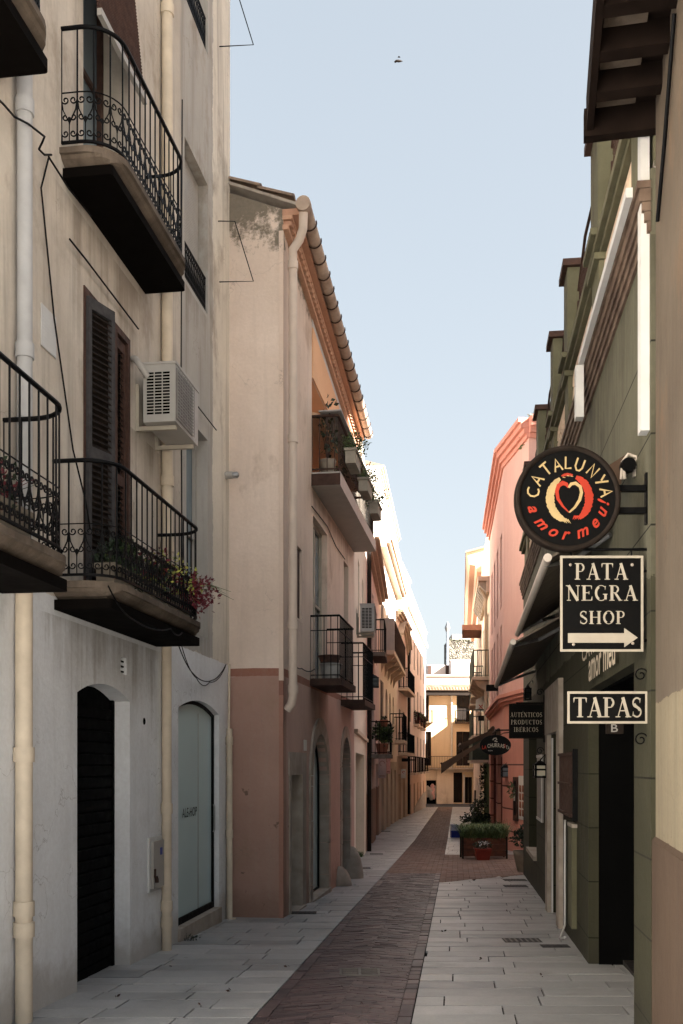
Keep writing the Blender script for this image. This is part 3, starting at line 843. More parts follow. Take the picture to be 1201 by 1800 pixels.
# shop glass door
m = MB(); a, b, c, d = HG[:4]
fr = .05; arp = arcpts(a+.01, b-.01, d-HG[5]-.02, d-.02)
m.box((a+.004, -.11, c+.10), (a+.05, -.06, d-HG[5]), T); m.box((b-.05, -.11, c+.10), (b-.004, -.06, d-HG[5]), T); m.box((a+.05, -.11, c+.10), (b-.05, -.06, c+.17), T)
m.tube([T(u, -.085, v) for u, v in arp], .028, 4)
o = m.build('shop_door', 'black', b1)
q = MB(); q.prism([(a+.03, -.10, c+.15), (b-.03, -.10, c+.15)]+[(u, -.10, v) for u, v in reversed(arp)], (0, .015, 0), T); q.build('frosted_pane', 'frosted', o)
q = MB(); sm_ = a+(b-a)*.62; q.box((sm_, -.0845, c+.17), (sm_+.006, -.079, d-.13), T); q.build('pane_joint', 'grey_plastic', o)
q = MB(); sa, sb = W1.s(319, -.08), W1.s(345, -.08); zt = E+(H-1420)/F*W1.hit(330, -.08)[1]; zb = E+(H-1436)/F*W1.hit(330, -.08)[1]
text_fit(q, 'ALE-HOP', sa, sb, zb, zt, lambda u, v, w: W1.at(u, -.075+w, v), shear=.12, bold=.0); q.build('lettering', 'black', o)
q = MB(); q.box((a-.02, -.2, -.25), (b+.02, .03, c+.099), T); q.build('doorstep', 'stone', b1)
q = MB(); q.tube([T(b-.10, -.04, .95), T(b-.10, -.03, .98), T(b-.10, -.03, 1.25), T(b-.10, -.04, 1.28)], .010, 6); q.build('door_handle', 'metal_grey', o)
# tall louvred shutters on first floor
a, b, c, d = HS[:4]; w = (b-a)
q = MB(); q.box((a, -.06, c), (a+.05, .012, d), T); q.box((b-.05, -.06, c), (b, .012, d), T); q.box((a+.05, -.06, d-.06), (b-.05, .012, d), T)
q.build('door_frame', 'wood_rust', b1)
shutter(b1, W1, a+.03, a+.34, c+.01, d-.07, .0, 'wood_grey', .05, skew=.10, slatmat='wood_dark')
shutter(b1, W1, a+.40, a+.66, c+.01, d-.07, -.05, 'wood_rust', .05, skew=.05, slatmat='wood_dark')
shutter(b1, W1, a+.69, b-.055, c+.01, d-.07, -.05, 'wood_rust', .05, slatmat='wood_dark')
# upper balcony door with hanging slatted blind
a, b, c, d = HU[:4]
window(b1, W1, a+.02, b-.02, c, d, -.26, 'wood_rust', 'glass_blue', 2, 2, .06)
m = MB(); z = 8.9
while z > 7.72:
    nn = .02+.12*(8.9-z)/1.2
    m.tube([T(a-.03, nn, z), T(b+.02, nn, z)], .014, 5); z -= .03
m.build('slatted_blind', 'wood_rust', b1)
m = MB(); m.box((a-.04, .13, 7.66), (b+.03, .17, 7.715), T); m.build('blind_bar', 'white_plastic', b1)
for hh, blind, rail in ((HW1, False, False), (HW2, True, True), (HW3, True, True)):
    a, b, c, d = hh[:4]
    window(b1, W1, a+.01, b-.01, c, d, -.17, 'white_plastic', 'glass_blue', 2, 2, .05)
    if blind:
        q = MB(); z = d-.01
        while z > c+.35: q.box((a+.02, -.12, z-.028), (b-.02, -.11, z), T); z -= .032
        q.build('roller_blind', 'white_plastic', b1)
    if rail: railing(b1, W1, [(a+.01, -.03), (b-.01, -.03)], c, c+.42, .06, .008, .012, 'iron', .36)
for hh in (HN1, HN2): window(b1, W1, hh[0]+.02, hh[1]-.02, hh[2], hh[3], -.2, 'wood_dark', 'glass_dark')
# balconies
bc = dict(r=.3, th=.125, flare=.12, soff=.06, scroll=.38, step=.125, rb=.0075, rr=.017)
balcony(b1, W1, s1(7.30), s1(9.74), .50, 3.10, .89, label='lower balcony with flower pots along its rail', **bc)
balcony(b1, W1, s1(7.45), s1(9.42), .45, 6.38, .91, label='upper balcony with bare rail', **bc)
balcony(b1, W1, s1(4.3), s1(6.62), .52, 3.08, .95, **bc)
balcony(b1, W1, s1(4.3), s1(6.46), .46, 6.36, 1.0, **bc)
# painted brackets under the balconies
for (ya, yb, zt) in ():
    for yy in (ya+.12, yb-.12):
        m = MB(); s = s1(yy); m.prism([(s-.04, -.01, zt+.0), (s-.04, .30, zt), (s-.04, .26, zt-.05), (s-.04, .12, zt-.10), (s-.04, .04, zt-.22), (s-.04, -.01, zt-.24)], (.08, 0, 0), T); m.build('bracket', 'slab_conc', b1)
# downpipes
def pipe(par, pts, r, mat, joints=(), name='downpipe', straps=True, jr=1.22, label=None):
    m = MB(); m.tube(pts, r, 12); o = m.build(name, mat, par, label=label)
    for p in joints:
        q = MB(); q.tube([Vector(p)-Vector((0, 0, .05)), Vector(p)+Vector((0, 0, .05))], r*jr, 12); q.build('pipe_collar', mat, o)
    return o
Y = 6.74; s = s1(Y)
pipe(b1, [T(s, .07, 15), T(s, .07, 3.04)], .052, 'grey_pipe', [T(s, .07, z) for z in (4.55, 6.2, 7.95)], label='grey upper downpipe')
pipe(b1, [T(s-.01, .07, 3.02), T(s-.01, .07, -.02)], .058, 'cream_pipe', [T(s-.01, .07, z) for z in (1.82, .78, .64)])
Y = 9.83; s = s1(Y)
pipe(b1, [T(s, .06, 15), T(s, .06, 5.45), T(s, .06, 3.0)], .056, 'cream_pipe', [T(s, .06, z) for z in (9.2, 6.7, 4.55, 3.9)])
pipe(b1, [T(s, .055, 2.99), T(s, .055, -.08)], .048, 'cream_pipe', [T(s, .055, z) for z in (1.32, .36, .2)])
s = s1(12.3)
pipe(b1, [T(s, .05, 3.0), T(s, .04, 2.2)], .014, 'cream_pipe'); pipe(b1, [T(s, .05, 2.2), T(s, .05, -.14), T(s, .11, -.17)], .038, 'cream_pipe', [T(s, .05, 2.05), T(s, .05, .9)])
m = MB()   # small dark air hole grille
a, b, c, d = HA[:4]
for i in range(3): m.box((a+.01, -.03, c+.02+i*.045), (b-.01, -.02, c+.035+i*.045), T)
m.build('vent_grille', 'iron', b1)
m = MB(); s = W1.s(253); m.lathe([(.035, 0), (.03, .004)], T(s, .0, 2.16), 12, Vector((W1.n.x, W1.n.y, 0))); m.build('drill_hole', 'dark_room', b1)

# things fixed on the beige house
ac = thing('air_conditioner', 'boxy cream air conditioner on wall brackets beside the tall louvred shutters', 'air conditioner', T(W1.s(262), .05, 4.5), 'outdoor air conditioning units')
def aircon(ac, W, s0, s1_, n0, n1, z0, z1, body='white_plastic', flip=False):
    T = W.at
    m = MB(); m.box((s0, n0, z0), (s1_, n1, z1), T); m.box((s0-.01, n0-.01, z1), (s1_+.01, n1+.01, z1+.02), T)
    o = m.build('casing', body, ac)
    q = MB()  # side louvre grid on the face towards the camera
    for i in range(14):
        z = z0+.07+i*(z1-z0-.13)/14
        for j in range(3):
            a = n0+.035+j*(n1-n0-.06)/3.2; q.box((s0-.004, a, z), (s0-.001, a+(n1-n0-.06)/3.2-.012, z+(z1-z0-.13)/14-.012), T)
    q.build('side_grille', 'dark_room', o)
    q = MB(); nn = n1+.008; q.box((s0+.02, n1+.001, z0+.03), (s0+(s1_-s0)*.72, n1+.006, z1-.03), T); q.build('fan_opening', 'drain_metal', o)
    q = MB()
    for i in range(16):
        z = z0+.03+i*(z1-z0-.06)/15; q.tube([T(s0+.02, nn+.012, z), T(s0+(s1_-s0)*.74, nn+.012, z)], .0035, 4)
    for i in range(8):
        s = s0+.02+i*((s1_-s0)*.72)/7; q.tube([T(s, nn+.008, z0+.03), T(s, nn+.008, z1-.03)], .003, 4)
    q.build('fan_guard', 'grey_plastic', o)
    for s in (s0+.08, s1_-.1):
        q = MB(); q.box((s, .031, z0-.045), (s+.035, n1-.02, z0-.008), T); q.box((s, .0, z0-.045), (s+.035, .03, z0+.38), T); q.build('bracket', 'cream_paint', ac)
aircon(ac, W1, s1(9.02), s1(9.74), .10, .40, 4.85, 5.37)
m = MB(); m.tube([T(s1(9.0), .0, 5.42), T(s1(8.95), .05, 5.40), T(s1(8.93), .1, 5.33), T(s1(9.01), .14, 5.26)], .03, 8); m.build('hose', 'white_plastic', ac)

mb_ = thing('meter_box', 'small white wall cabinet with padlock beside the cream downpipe', 'meter box', T(s1(9.6), .02, .54))
m = MB(); a, b = s1(9.42), s1(9.84); m.box((a, 0, .54), (b, .018, 1.06), T); m.build('frame', 'white_paint', mb_)
m = MB(); m.box((a+.05, .019, .57), (b-.01, .045, 1.02), T); o = m.build('door', 'white_plastic', mb_)
m = MB(); m.box((a+.24, .0455, .88), (a+.30, .049, .95), T); m.build('sticker', 'blue_plastic', o)
m = MB(); m.box((a+.055, .045, .68), (a+.08, .06, .76), T); m.tube([T(a+.07, .06, .69), T(a+.07, .07, .66), T(a+.07, .07, .63)], .018, 6); m.build('padlock', 'iron_rust', o)

m = MB(); a, b = s1(7.13), s1(7.37); m.box((a, .002, 4.76), (b, .012, 5.06), T)
for i in range(9): m.box((a+.02, .0121, 4.79+i*.028), (b-.02-rnd.uniform(0, .06), .0128, 4.797+i*.028), T)
m.build('enamel_plaque', 'white_paint', None, 'white rectangular notice plate on the beige wall between balconies', 'notice plate')
lamp = thing('bulkhead_lamp', 'small round white lamp sticking out at the corner of the beige house', 'lamp', T(s1(12.35), .02, 5.28))
m = MB(); p = T(s1(12.3), 0, 5.33); nv = Vector((W1.n.x, W1.n.y, 0)); m.lathe([(.045, 0), (.045, .09)], p, 14, nv); m.build('base', 'white_plastic', lamp)
m = MB(); m.lathe([(.038, .09), (.04, .15), (.02, .17)], p, 14, nv); m.build('lens', 'metal_grey', lamp)

# clothes-line irons, cables
def cable(name, label, pts, r=.006, mat='iron', sag=0., group=None):
    out = []
    for a, b in zip(pts, pts[1:]):
        a, b = Vector(a), Vector(b); n = 8 if sag else 1
        for i in range(n):
            k = i/n; p = a.lerp(b, k); p.z -= sag*4*k*(1-k); out.append(p)
    out.append(Vector(pts[-1])); m = MB(); m.tube(out, r, 5); return m.build(name, mat, None, label, 'cable' if 'cable' in label or 'wire' in label else 'iron bracket', group)
def wpt(W, px, py, off): s, Y = W.hit(px, off); return W.at(s, off, E+(H-py)/F*Y)
def arm(name, label, s, z, w, out_, yoff=.45, mat='iron'):
    m = MB(); m.tube([T(s, 0, z+.5), T(s, .02, z+.5), T(s+.03, .20, z+.5), T(s+.06, .42, z-.22), T(s+.06, .02, z-.20), T(s+.06, 0, z-.20)], .007, 5)
    return m.build(name, mat, None, label, 'clothes rack arm', 'wire clothes rack arms on the beige house')
arm('clothes_rack_arm', 'thin black wire frame jutting out over the pink gable at mid height', s1(11.95), 7.78, 0, 0)
arm('clothes_rack_arm', 'thin black wire frame high up against the sky on the house edge', s1(11.95), 10.62, 0, 0)
cable('wall_cable', 'black cable hanging down the wall past the white notice plate', [wpt(W1, 85, 278, .05), wpt(W1, 72, 330, .03), wpt(W1, 95, 560, .03), wpt(W1, 128, 790, .04), wpt(W1, 150, 880, .06), wpt(W1, 158, 930, .05)], .007)
cable('wall_cable', 'black cable slanting under the upper balcony towards the louvred shutters', [wpt(W1, 85, 275, .05), wpt(W1, 120, 330, .04), wpt(W1, 160, 380, .04)], .008)
cable('wall_cable', 'twisted black cable crossing the grey downpipe at the left edge', [wpt(W1, -30, 150, .1), wpt(W1, 5, 182, .1), wpt(W1, 25, 205, .1), wpt(W1, 50, 218, .12), wpt(W1, 78, 240, .13), wpt(W1, 74, 250, .10), wpt(W1, 68, 262, .05), wpt(W1, 78, 272, .04), wpt(W1, 90, 272, .04)], .008)
cable('wall_cable', 'short black stay rod above the louvred shutters', [wpt(W1, 122, 420, .04), wpt(W1, 150, 455, .04), wpt(W1, 243, 578, .04)], .008)
cable('wall_cable', 'thin black rod running down right of the air conditioner', [wpt(W1, 320, 175, .04), wpt(W1, 318, 640, .04), wpt(W1, 320, 1060, .03)], .007)
cable('wall_cable', 'short black stay rod right of the air conditioner', [wpt(W1, 348, 715, .04), wpt(W1, 380, 756, .04)], .007)
cable('wall_cable', 'loose bundle of black cables drooping under the flower balcony to the house corner', [wpt(W1, 312, 1130, .10), wpt(W1, 340, 1185, .06), wpt(W1, 372, 1196, .04), wpt(W1, 397, 1168, .05)], .006, sag=.04)
cable('wall_cable', 'second looser cable of the bundle drooping under the flower balcony', [wpt(W1, 318, 1132, .12), wpt(W1, 345, 1192, .08), wpt(W1, 368, 1199, .05), wpt(W1, 396, 1172, .05)], .005, sag=.06)
cable('wall_cable', 'thin wires looping across the stone edge of the flower balcony', [wpt(W1, 190, 1030, .50), wpt(W1, 235, 1090, .5), wpt(W1, 300, 1105, .5), wpt(W1, 320, 1112, .5)], .006, sag=.04)

# flowers on the balcony
def pot_box(W, s0, s1_, n0, n1, z0, z1, label, mat='terracotta', leafmats=(('leaf', 200, .05),), group=None, spread=(.0, .0, .12), dz=.1, name='flower_box', cat='flower box', blossoms=None):
    T = W.at; c = T((s0+s1_)/2, (n0+n1)/2, z0); t = thing(name, label, cat, c, group)
    m = MB(); e = .02
    m.box((s0+e, n0+e, z0), (s1_-e, n1-e, z1-.02), T); m.box((s0, n0, z1-.035), (s1_, n1, z1), T); m.build('trough', mat, t)
    cc = T((s0+s1_)/2, (n0+n1)/2, z1+dz)
    for i, (lm, n, sz) in enumerate(leafmats):
        q = MB()
        for j in range(max(2, n//60)):
            sj = s0+(s1_-s0)*rnd.random(); nj = (n0+n1)/2+rnd.uniform(-.5, .9)*spread[1]
            leaves(q, T(sj, nj, z1+dz*rnd.uniform(.1, 1.5)), (.12+spread[0], .1+spread[1]*.3, .10+spread[2]*.5), 95, sz*.85, hollow=.05)
        stems(q, T((s0+s1_)/2, (n0+n1)/2, z1), ((s1_-s0)/2, .1), dz*1.5, 12)
        q.build('foliage', lm, t)
    return t
zb = 3.10
pot_box(W1, s1(7.65), s1(8.15), .18, .36, zb, zb+.2, 'dark trough of green plants at the near end of the flower balcony', 'pot_grey', (('leaf_dark', 260, .07), ('leaf', 120, .06)), 'flower troughs on the lower balcony')
pot_box(W1, s1(8.5), s1(8.95), .20, .38, zb, zb+.2, 'trough of red-leaved plants and yellow shoots', 'pot_grey', (('leaf_dark', 240, .06), ('leaf_red', 180, .05), ('leaf_yellow', 150, .05)), 'flower troughs on the lower balcony', (.06, .16, .1), .12)
t = pot_box(W1, s1(9.1), s1(9.55), .22, .40, zb, zb+.2, 'trough of dark red leaves with long green stalks poking past the rail', 'pot_grey', (('leaf_red', 420, .055), ('leaf_yellow', 120, .05)), 'flower troughs on the lower balcony', (.08, .22, .12), .10)
m = MB()
for i in range(5):
    p = T(s1(9.45), .4, zb+.3); e = T(s1(9.5)+rnd.uniform(-.1, .3), .72+rnd.uniform(-.1, .12), zb+.36+rnd.uniform(-.12, .06)); m.tube([p, p.lerp(e, .5)+Vector((0, 0, .06)), e], [.006, .004, .002], 4)
m.build('stalk', 'leaf', t)
pot_box(W1, s1(5.7), s1(6.2), .2, .4, 3.08, 3.3, 'small trough of reddish plants on the cut-off balcony at the left edge', 'pot_grey', (('leaf_red', 160, .05), ('leaf_dark', 100, .05)), 'flower troughs on the lower balcony')

# ---------------- LEFT: pink-brown corner house ----------------
b2 = thing('corner_house', 'pink house with brown base, tiled eave and stone arches beyond the beige house', 'house', (-.7, 12.5, -.2))
T = W2.at; L2 = W2.L
hs = [ph(W2, 515, 530, 950, 1080, .05), ph(W2, 550, 575, 905, 1195, .15), ph(W2, 604, 612, 985, 1200, .15)]
zA = 2.96
y2 = lambda Y: W2.sY(Y)
HP = (y2(12.85), y2(13.62), -.28, 1.62, .2)                 # small doorway
HR = (y2(14.35), y2(15.75), -.30, 2.22, .19, .62)             # arched shop door
HR2 = (y2(17.30), y2(18.25), -.45, 2.25, .19, .46)             # second arch
HT = (y2(14.40), y2(18.6), 5.98, 7.35, 1.3)                  # attic terrace
zt = 7.95
m = MB(); facade(m, W2, 0, L2, -.7, zt, hs+[HP, HR, HR2, HT], depth=6, ends=False, top=False)
e0 = lambda s: 8.62-.105*s
Q = lambda *p: m.quad(*[T(*q) for q in p])
Q((0,0,zt),(L2,0,zt),(L2,0,e0(L2)),(0,0,e0(0)))
for s in (0, L2):
    z = e0(s)+.05; Q((s,0,-.7),(s,0,z),(s,-1.6,z+.62),(s,-3.4,z+1.3),(s,-6,z+.3),(s,-6,-.7))
m.build('wall', 'pinkbrown', b2)
# roof and eave
m = MB(); n = 34
ov = .20
for i in range(n):
    sa = -.05+(L2+.05)*i/n; sb = -.05+(L2+.05)*(i+1)/n; sc_ = (sa+sb)/2; z0 = e0(sc_)+.12
    r = (sb-sa)*.5
    for seg in range(9):
        n0 = ov-.06-seg*.42; n1 = n0-.46; za = z0+(ov-n0)*.39+.02; zb_ = z0+(ov-n1)*.39
        vs = []
        for nn, zz in ((n0, za+.015), (n1, zb_)):
            for k in range(6):
                a = math.pi*k/5; vs.append(T(sc_-r*math.cos(a)*1.02, nn, zz+math.sin(a)*r*.75))
        m.add(vs, [(k, k+1, 7+k, 6+k) for k in range(5)]+[tuple(range(6))], True)
m.build('roof', 'tile_roof', b2)
m = MB(); m.prism([(-.03, ov, e0(0)+.10), (-.03, -3.4, e0(0)+1.50), (-.03, -3.4, e0(0)+1.46), (-.03, ov-.02, e0(0)+.07)], (L2+.03, 0, -.105*L2), T); m.build('roof_edge', 'stone', b2)
# stepped cornice with brick teeth, following the eave
m = MB()
def strip(n1, za, zb_, mm=None, s0=0, s1_=None):
    s1_ = s1_ or L2
    (mm or m).prism([(s0, -.01, e0(s0)+za), (s0, n1, e0(s0)+za), (s0, n1, e0(s0)+zb_), (s0, -.01, e0(s0)+zb_)], (s1_-s0, 0, -.105*(s1_-s0)), T)
strip(.07, -.20, -.14); strip(.12, -.075, -.03); strip(.20, -.03, .05)
s = .03
while s < L2-.05:
    z = e0(s); m.prism([(s, .0, z-.14), (s+.075, .06, z-.14), (s+.075, .12, z-.14), (s+.0, .10, z-.14)], (0, 0, .06), T); s += .13
m.build('cornice', 'cornice_brick', b2)
m = MB(); strip(.012, -.32, -.205, s0=HT[0], s1_=L2-.02); m.build('sunlit_band', 'white_paint', b2)  # white face stands in for a strip of direct sun
m = MB(); G = lambda s: T(s, ov+.07, e0(s)+.06)
prof = []
for k in range(9):
    a = math.pi+math.pi*k/8; prof.append((ov+.07+.085*math.cos(a), .085*math.sin(a)))
prof += [(ov+.07+.078, .0), (ov+.07-.078, 0)]
nseg = 24; vs = []; fs = []
for i in range(nseg+1):
    s = -.08+(L2+.08)*i/nseg
    for (q, z) in prof: vs.append(T(s, q, e0(s)+.08+z))
k_ = len(prof)
for i in range(nseg):
    for j in range(k_): fs.append((i*k_+j, i*k_+(j+1) % k_, (i+1)*k_+(j+1) % k_, (i+1)*k_+j))
fs.append(tuple(range(k_))); m.add(vs, fs, True); m.tube([T(-.09, ov+.07, e0(0)+.06), T(.0, ov+.07, e0(0)+.06)], .092, 14)
g = m.build('gutter', 'gutter', b2)
s = .35
while s < L2:
    m = MB(); m.tube([T(s, ov+.07+.095*math.cos(a), e0(s)+.075+.095*math.sin(a)) for a in [math.pi*(.95+1.15*i/10) for i in range(11)]], .009, 4); s += .36; m.build('gutter_strap', 'iron_rust', g)
sp_ = .08
pipe(b2, [T(-.0, ov+.06, 8.62), T(.02, ov+.05, 8.42), T(.05, .2, 8.3), T(sp_, .11, 8.2), T(sp_, .11, 8.0), T(sp_, .11, 2.62), T(sp_+.01, .09, 2.52), T(sp_+.02, .03, 2.44)], .056, 'pink_pipe', [T(sp_, .11, z) for z in (8.0, 5.83, 3.5, 2.7)])
m = MB(); m.box((-.012, -.05, -.6), (.035, .006, 8.4), T); m.build('corner_strip', 'palepink', b2)
# openings
a, b, c, d = hs[0][:4]; m = MB(); m.box((a+.01, -.045, c+.01), (b-.01, -.03, d-.01), T); m.build('niche_board', 'wood_rust', b2)
a, b, c, d = hs[1][:4]; window(b2, W2, a+.01, b-.01, c, d, -.13, 'cream_paint', 'glass_blue', 2, 2, .05, name='window')
a, b, c, d = hs[2][:4]; window(b2, W2, a+.01, b-.01, c, d, -.13, 'cream_paint', 'glass_dark', 2, 2, .05, name='window')
# terrace interior
a, b, c, d = HT[:4]
m = MB(); m.box((a+.003, -1.29, c+.002), (b-.003, -1.27, d-.002), T); m.box((a+.002, -1.27, c+.002), (a+.012, -.01, d-.012), T); m.box((b-.012, -1.27, c+.002), (b-.002, -.01, d-.012), T); m.box((a+.012, -1.27, d-.012), (b-.012, -.01, d-.003), T)
m.build('terrace_lining', 'peach_in', b2)
m = MB(); m.prism([(a, .001, d+.001), (a, .02, d+.001), (a, .02, e0(a)-.325), (a, .001, e0(a)-.325)], (b-a, 0, -.0), T)
for v_ in m.v[6:8]: v_.z -= .105*(b-a)
m.build('fascia', 'peach_in', b2)
window(b2, W2, a+.5, a+1.2, c+.02, c+1.5, -1.26, 'wood_dark', 'glass_dark', 1, 2, .05)
m = MB(); m.prism([(a+.1, -1.0, d-.12), (a+.1, .12, d-.5), (a+.1, .10, d-.54), (a+.1, -1.0, d-.16)], (b-a-.2, 0, 0), T); m.build('awning', 'fabric_peach', b2)
balcony(b2, W2, a-.02, b+.25, .42, 5.98, .82, .20, 0, slabmat='white_plastic', mat='iron_rust', step=.11, rr=.022, rb=.009, label='attic terrace balcony hung with planters')
m = MB(); m.box((a-.04, .0, 5.785), (a-.021, .42, 5.95), T); m.build('dark_tiles', 'wood_rust', b2)
m = MB(); m.box((a+.0, .10, 6.86), (b+.1, .43, 6.875), T); m.build('rail_board', 'grey_pipe', b2)
bl = dict(th=.10, r=0, slabmat='iron_rust', mat='iron', step=.10, rb=.0085, rr=.015)
balcony(b2, W2, y2(14.25), y2(15.75), .46, 2.99, .90, mid=3.68, label='small iron balcony holding two buckets', **bl)
balcony(b2, W2, y2(17.2), y2(18.75), .42, 2.88, .98, mid=3.62, **bl)
# stone surrounds
m = MB(); m.box((HP[0]-.14, -.04, HP[3]), (HP[1]+.26, .02, HP[3]+.30), T); m.box((HP[0]-.10, -.04, -.5), (HP[0]+.004, .018, HP[3]-.002), T); m.box((HP[1]-.004, -.14, -.5), (HP[1]+.26, .018, HP[3]-.002), T); m.build('stone_lintel', 'stone', b2)
def archring(par, W, h, w, n0, n1, mat='stone', name='stone_arch', blocks=9):
    T = W.at; a, b, c, d, r, rise = h; m = MB(); zs = d-rise; a += .004; b -= .004; d -= .004
    inn = arcpts(a, b, zs, d, blocks*2); out = arcpts(a-w, b+w, zs, d+w*1.25, blocks*2)
    for i in range(0, blocks*2, 2):
        poly = [(u, n0, v) for u, v in inn[i:i+3]]+[(u, n0, v) for u, v in reversed(out[i:i+3])]
        cs = sum(p[0] for p in poly)/6; cz = sum(p[2] for p in poly)/6
        poly = [(cs+(p[0]-cs)*.985, p[1], cz+(p[2]-cz)*.985) for p in poly]
        m.prism(poly, (0, n1-n0, 0), T)
    for x0, x1 in ((a-w, a), (b, b+w)):
        z = c-.1; i = 0
        while z < zs-.02:
            zz = min(z+.42+.08*(i % 2), zs-.004); m.box((x0, n0, z+.004), (x1, n1-.003*(i % 2), zz-.004), T); z = zz+.002; i += 1
    return m.build(name, mat, par)
archring(b2, W2, HR, .2, -.13, .03); archring(b2, W2, HR2, .16, -.13, .02)
for h, lab in ((HR, True), (HR2, False)):
    a, b, c, d, r, rise = h
    arp = arcpts(a+.03, b-.03, d-rise-.01, d-.04, 14)
    m = MB(); m.tube([T(a+.03, -.14, c+.12)]+[T(u, -.14, v) for u, v in arp]+[T(b-.03, -.14, c+.12)], .028, 4, closed=True); o = m.build('arched_door', 'black', b2)
    q = MB(); q.prism([(a+.03, -.165, c+.13), (b-.03, -.165, c+.13)]+[(u, -.165, v) for u, v in reversed(arp)], (0, .015, 0), T); q.build('pane', 'frosted' if lab else 'glass_dark', o)
    if lab:
        q = MB(); text_fit(q, 'ALE-HOP', a+.12, a+.75, .98, 1.17, lambda u, v, w: T(u, -.148+w, v), .12, .0); q.build('lettering', 'black', o)
    q = MB(); q.box((a-.1, -.27, c-.1), (b+.1, .06, c+.11), T); q.build('doorstep', 'stone', b2)
a, b, c, d = HP[:4]
m = MB(); m.box((a, -.18, c+.12), (b, -.15, c+.18), T); m.box((a, -.18, c+.18), (a+.04, -.15, d), T); o = m.build('side_door', 'black', b2)
q = MB(); q.box((a+.03, -.195, c+.15), (b, -.182, d-.01), T); q.build('pane', 'frosted', o)
q = MB(); q.box((a-.08, -.28, c-.1), (b+.1, .05, c+.11), T); q.build('doorstep', 'stone', b2)
m = MB(); m.box((y2(13.75), .003, 1.95), (y2(13.95), .012, 2.1), T); m.build('tag', 'paper', b2)
# wheel guard stones
def guard(s, n, h, r, label):
    m = MB(); c = T(s, n, zg(W2.o.y+W2.t.y*s)-.03); m.lathe([(r*1.05, 0), (r*1.08, h*.15), (r*.98, h*.4), (r*.82, h*.62), (r*.62, h*.8), (r*.35, h*.94), (.02, h)], c, 20)
    m.build('guard_stone', 'stone', None, label, 'guard stone', 'stone wheel guards at the arch')
guard(y2(16.9), .02, .36, .20, 'nearer low rounded stone guard at the foot of the pink house')
guard(y2(18.4), .03, .62, .20, 'taller rounded stone guard at the foot of the second arch')
# objects on its balconies
def bucket(W, s, n, z, h, r, mat, label, rim=None):
    t = thing('bucket', label, 'bucket', W.at(s, n, z), 'buckets on the small iron balcony')
    m = MB(); m.lathe([(r*.8, 0), (r, h), (r*.93, h), (r*.75, .03)], W.at(s, n, z), 18, closed_ends=False); m.lathe([(r*.8, 0), (.001, 0.001)], W.at(s, n, z), 18, closed_ends=False); m.build('tub', mat, t)
    m = MB(); m.tube([W.at(s, n, z+h)+Vector((math.cos(a)*r*1.02, math.sin(a)*r*1.02, 0)) for a in [i*math.pi/8 for i in range(16)]], .012, 5, closed=True); m.build('rim', rim or mat, t)
bucket(W2, y2(14.5), .26, 2.99, .22, .155, 'grey_plastic', 'grey plastic bucket standing on the small iron balcony')
bucket(W2, y2(14.52), .24, 3.24, .09, .165, 'wood_rust', 'rust brown bowl sitting on top of the grey bucket')
def hang_planter(s, i, lab):
    pot_box(W2, s, s+.62, .43, .62, 6.18, 6.40, lab, 'pot_conc', (('leaf', 200, .05), ('leaf_olive', 190, .05)), 'concrete planters hung outside the attic terrace', (.10, .10, .12), .14)
a = HT[0]
hang_planter(a+.25, 0, 'nearest concrete planter with trailing green plants on the attic terrace')
hang_planter(a+1.75, 1, 'middle concrete planter with trailing green plants on the attic terrace')
hang_planter(a+3.2, 2, 'farthest concrete planter with trailing green plants on the attic terrace')
def bush(name, label, cat, base, h, rad, mats, pot=None, group=None, n=220, size=.07):
    t = thing(name, label, cat, base, group); base = Vector(base)
    ph_ = 0
    if pot:
        pm, pr, ph_ = pot; m = MB(); m.lathe([(pr*.72, 0), (pr*.9, ph_*.6), (pr, ph_), (pr*.9, ph_), (pr*.85, ph_*.8), (.01, ph_*.8)], base, 20); m.build('pot', pm, t)
    m = MB(); stems(m, base+Vector((0, 0, ph_*.8)), (rad*.7, rad*.7), h*.8, 10, .008); m.build('stem', 'wood_rust', t)
    for mt in mats:
        q = MB()
        for _ in range(5): leaves(q, base+Vector((rnd.uniform(-.4, .4)*rad, rnd.uniform(-.4, .4)*rad, ph_+h*rnd.uniform(.3, .8))), (rad*.65, rad*.65, h*.4), n//5, size, hollow=.05)
        q.build('foliage', mt, t)
    return t
bush('potted_plant', 'leafy shrub in a dark pot at the near end of the attic terrace', 'potted plant', T(a+.2, .2, 5.985), .85, .2, ('leaf_dark',), ('pot_grey', .13, .22), n=90, size=.08)
bush('potted_plant', 'low green plant in a pot in the middle of the attic terrace', 'potted plant', T(a+1.4, .22, 5.985), .4, .18, ('leaf',), ('terracotta', .12, .18), n=80, size=.07)
cable('facade_cable', 'black cable curving across the pink facade below the attic terrace', [wpt(W2, 548, 890, .02), wpt(W2, 575, 925, .02), wpt(W2, 590, 960, .02), wpt(W2, 606, 983, .02)], .008)
cable('facade_cable', 'short black cable looping from the downpipe to the iron balcony', [wpt(W2, 513, 1161, .05), wpt(W2, 530, 1175, .03), wpt(W2, 553, 1176, .03)], .008, sag=.04)

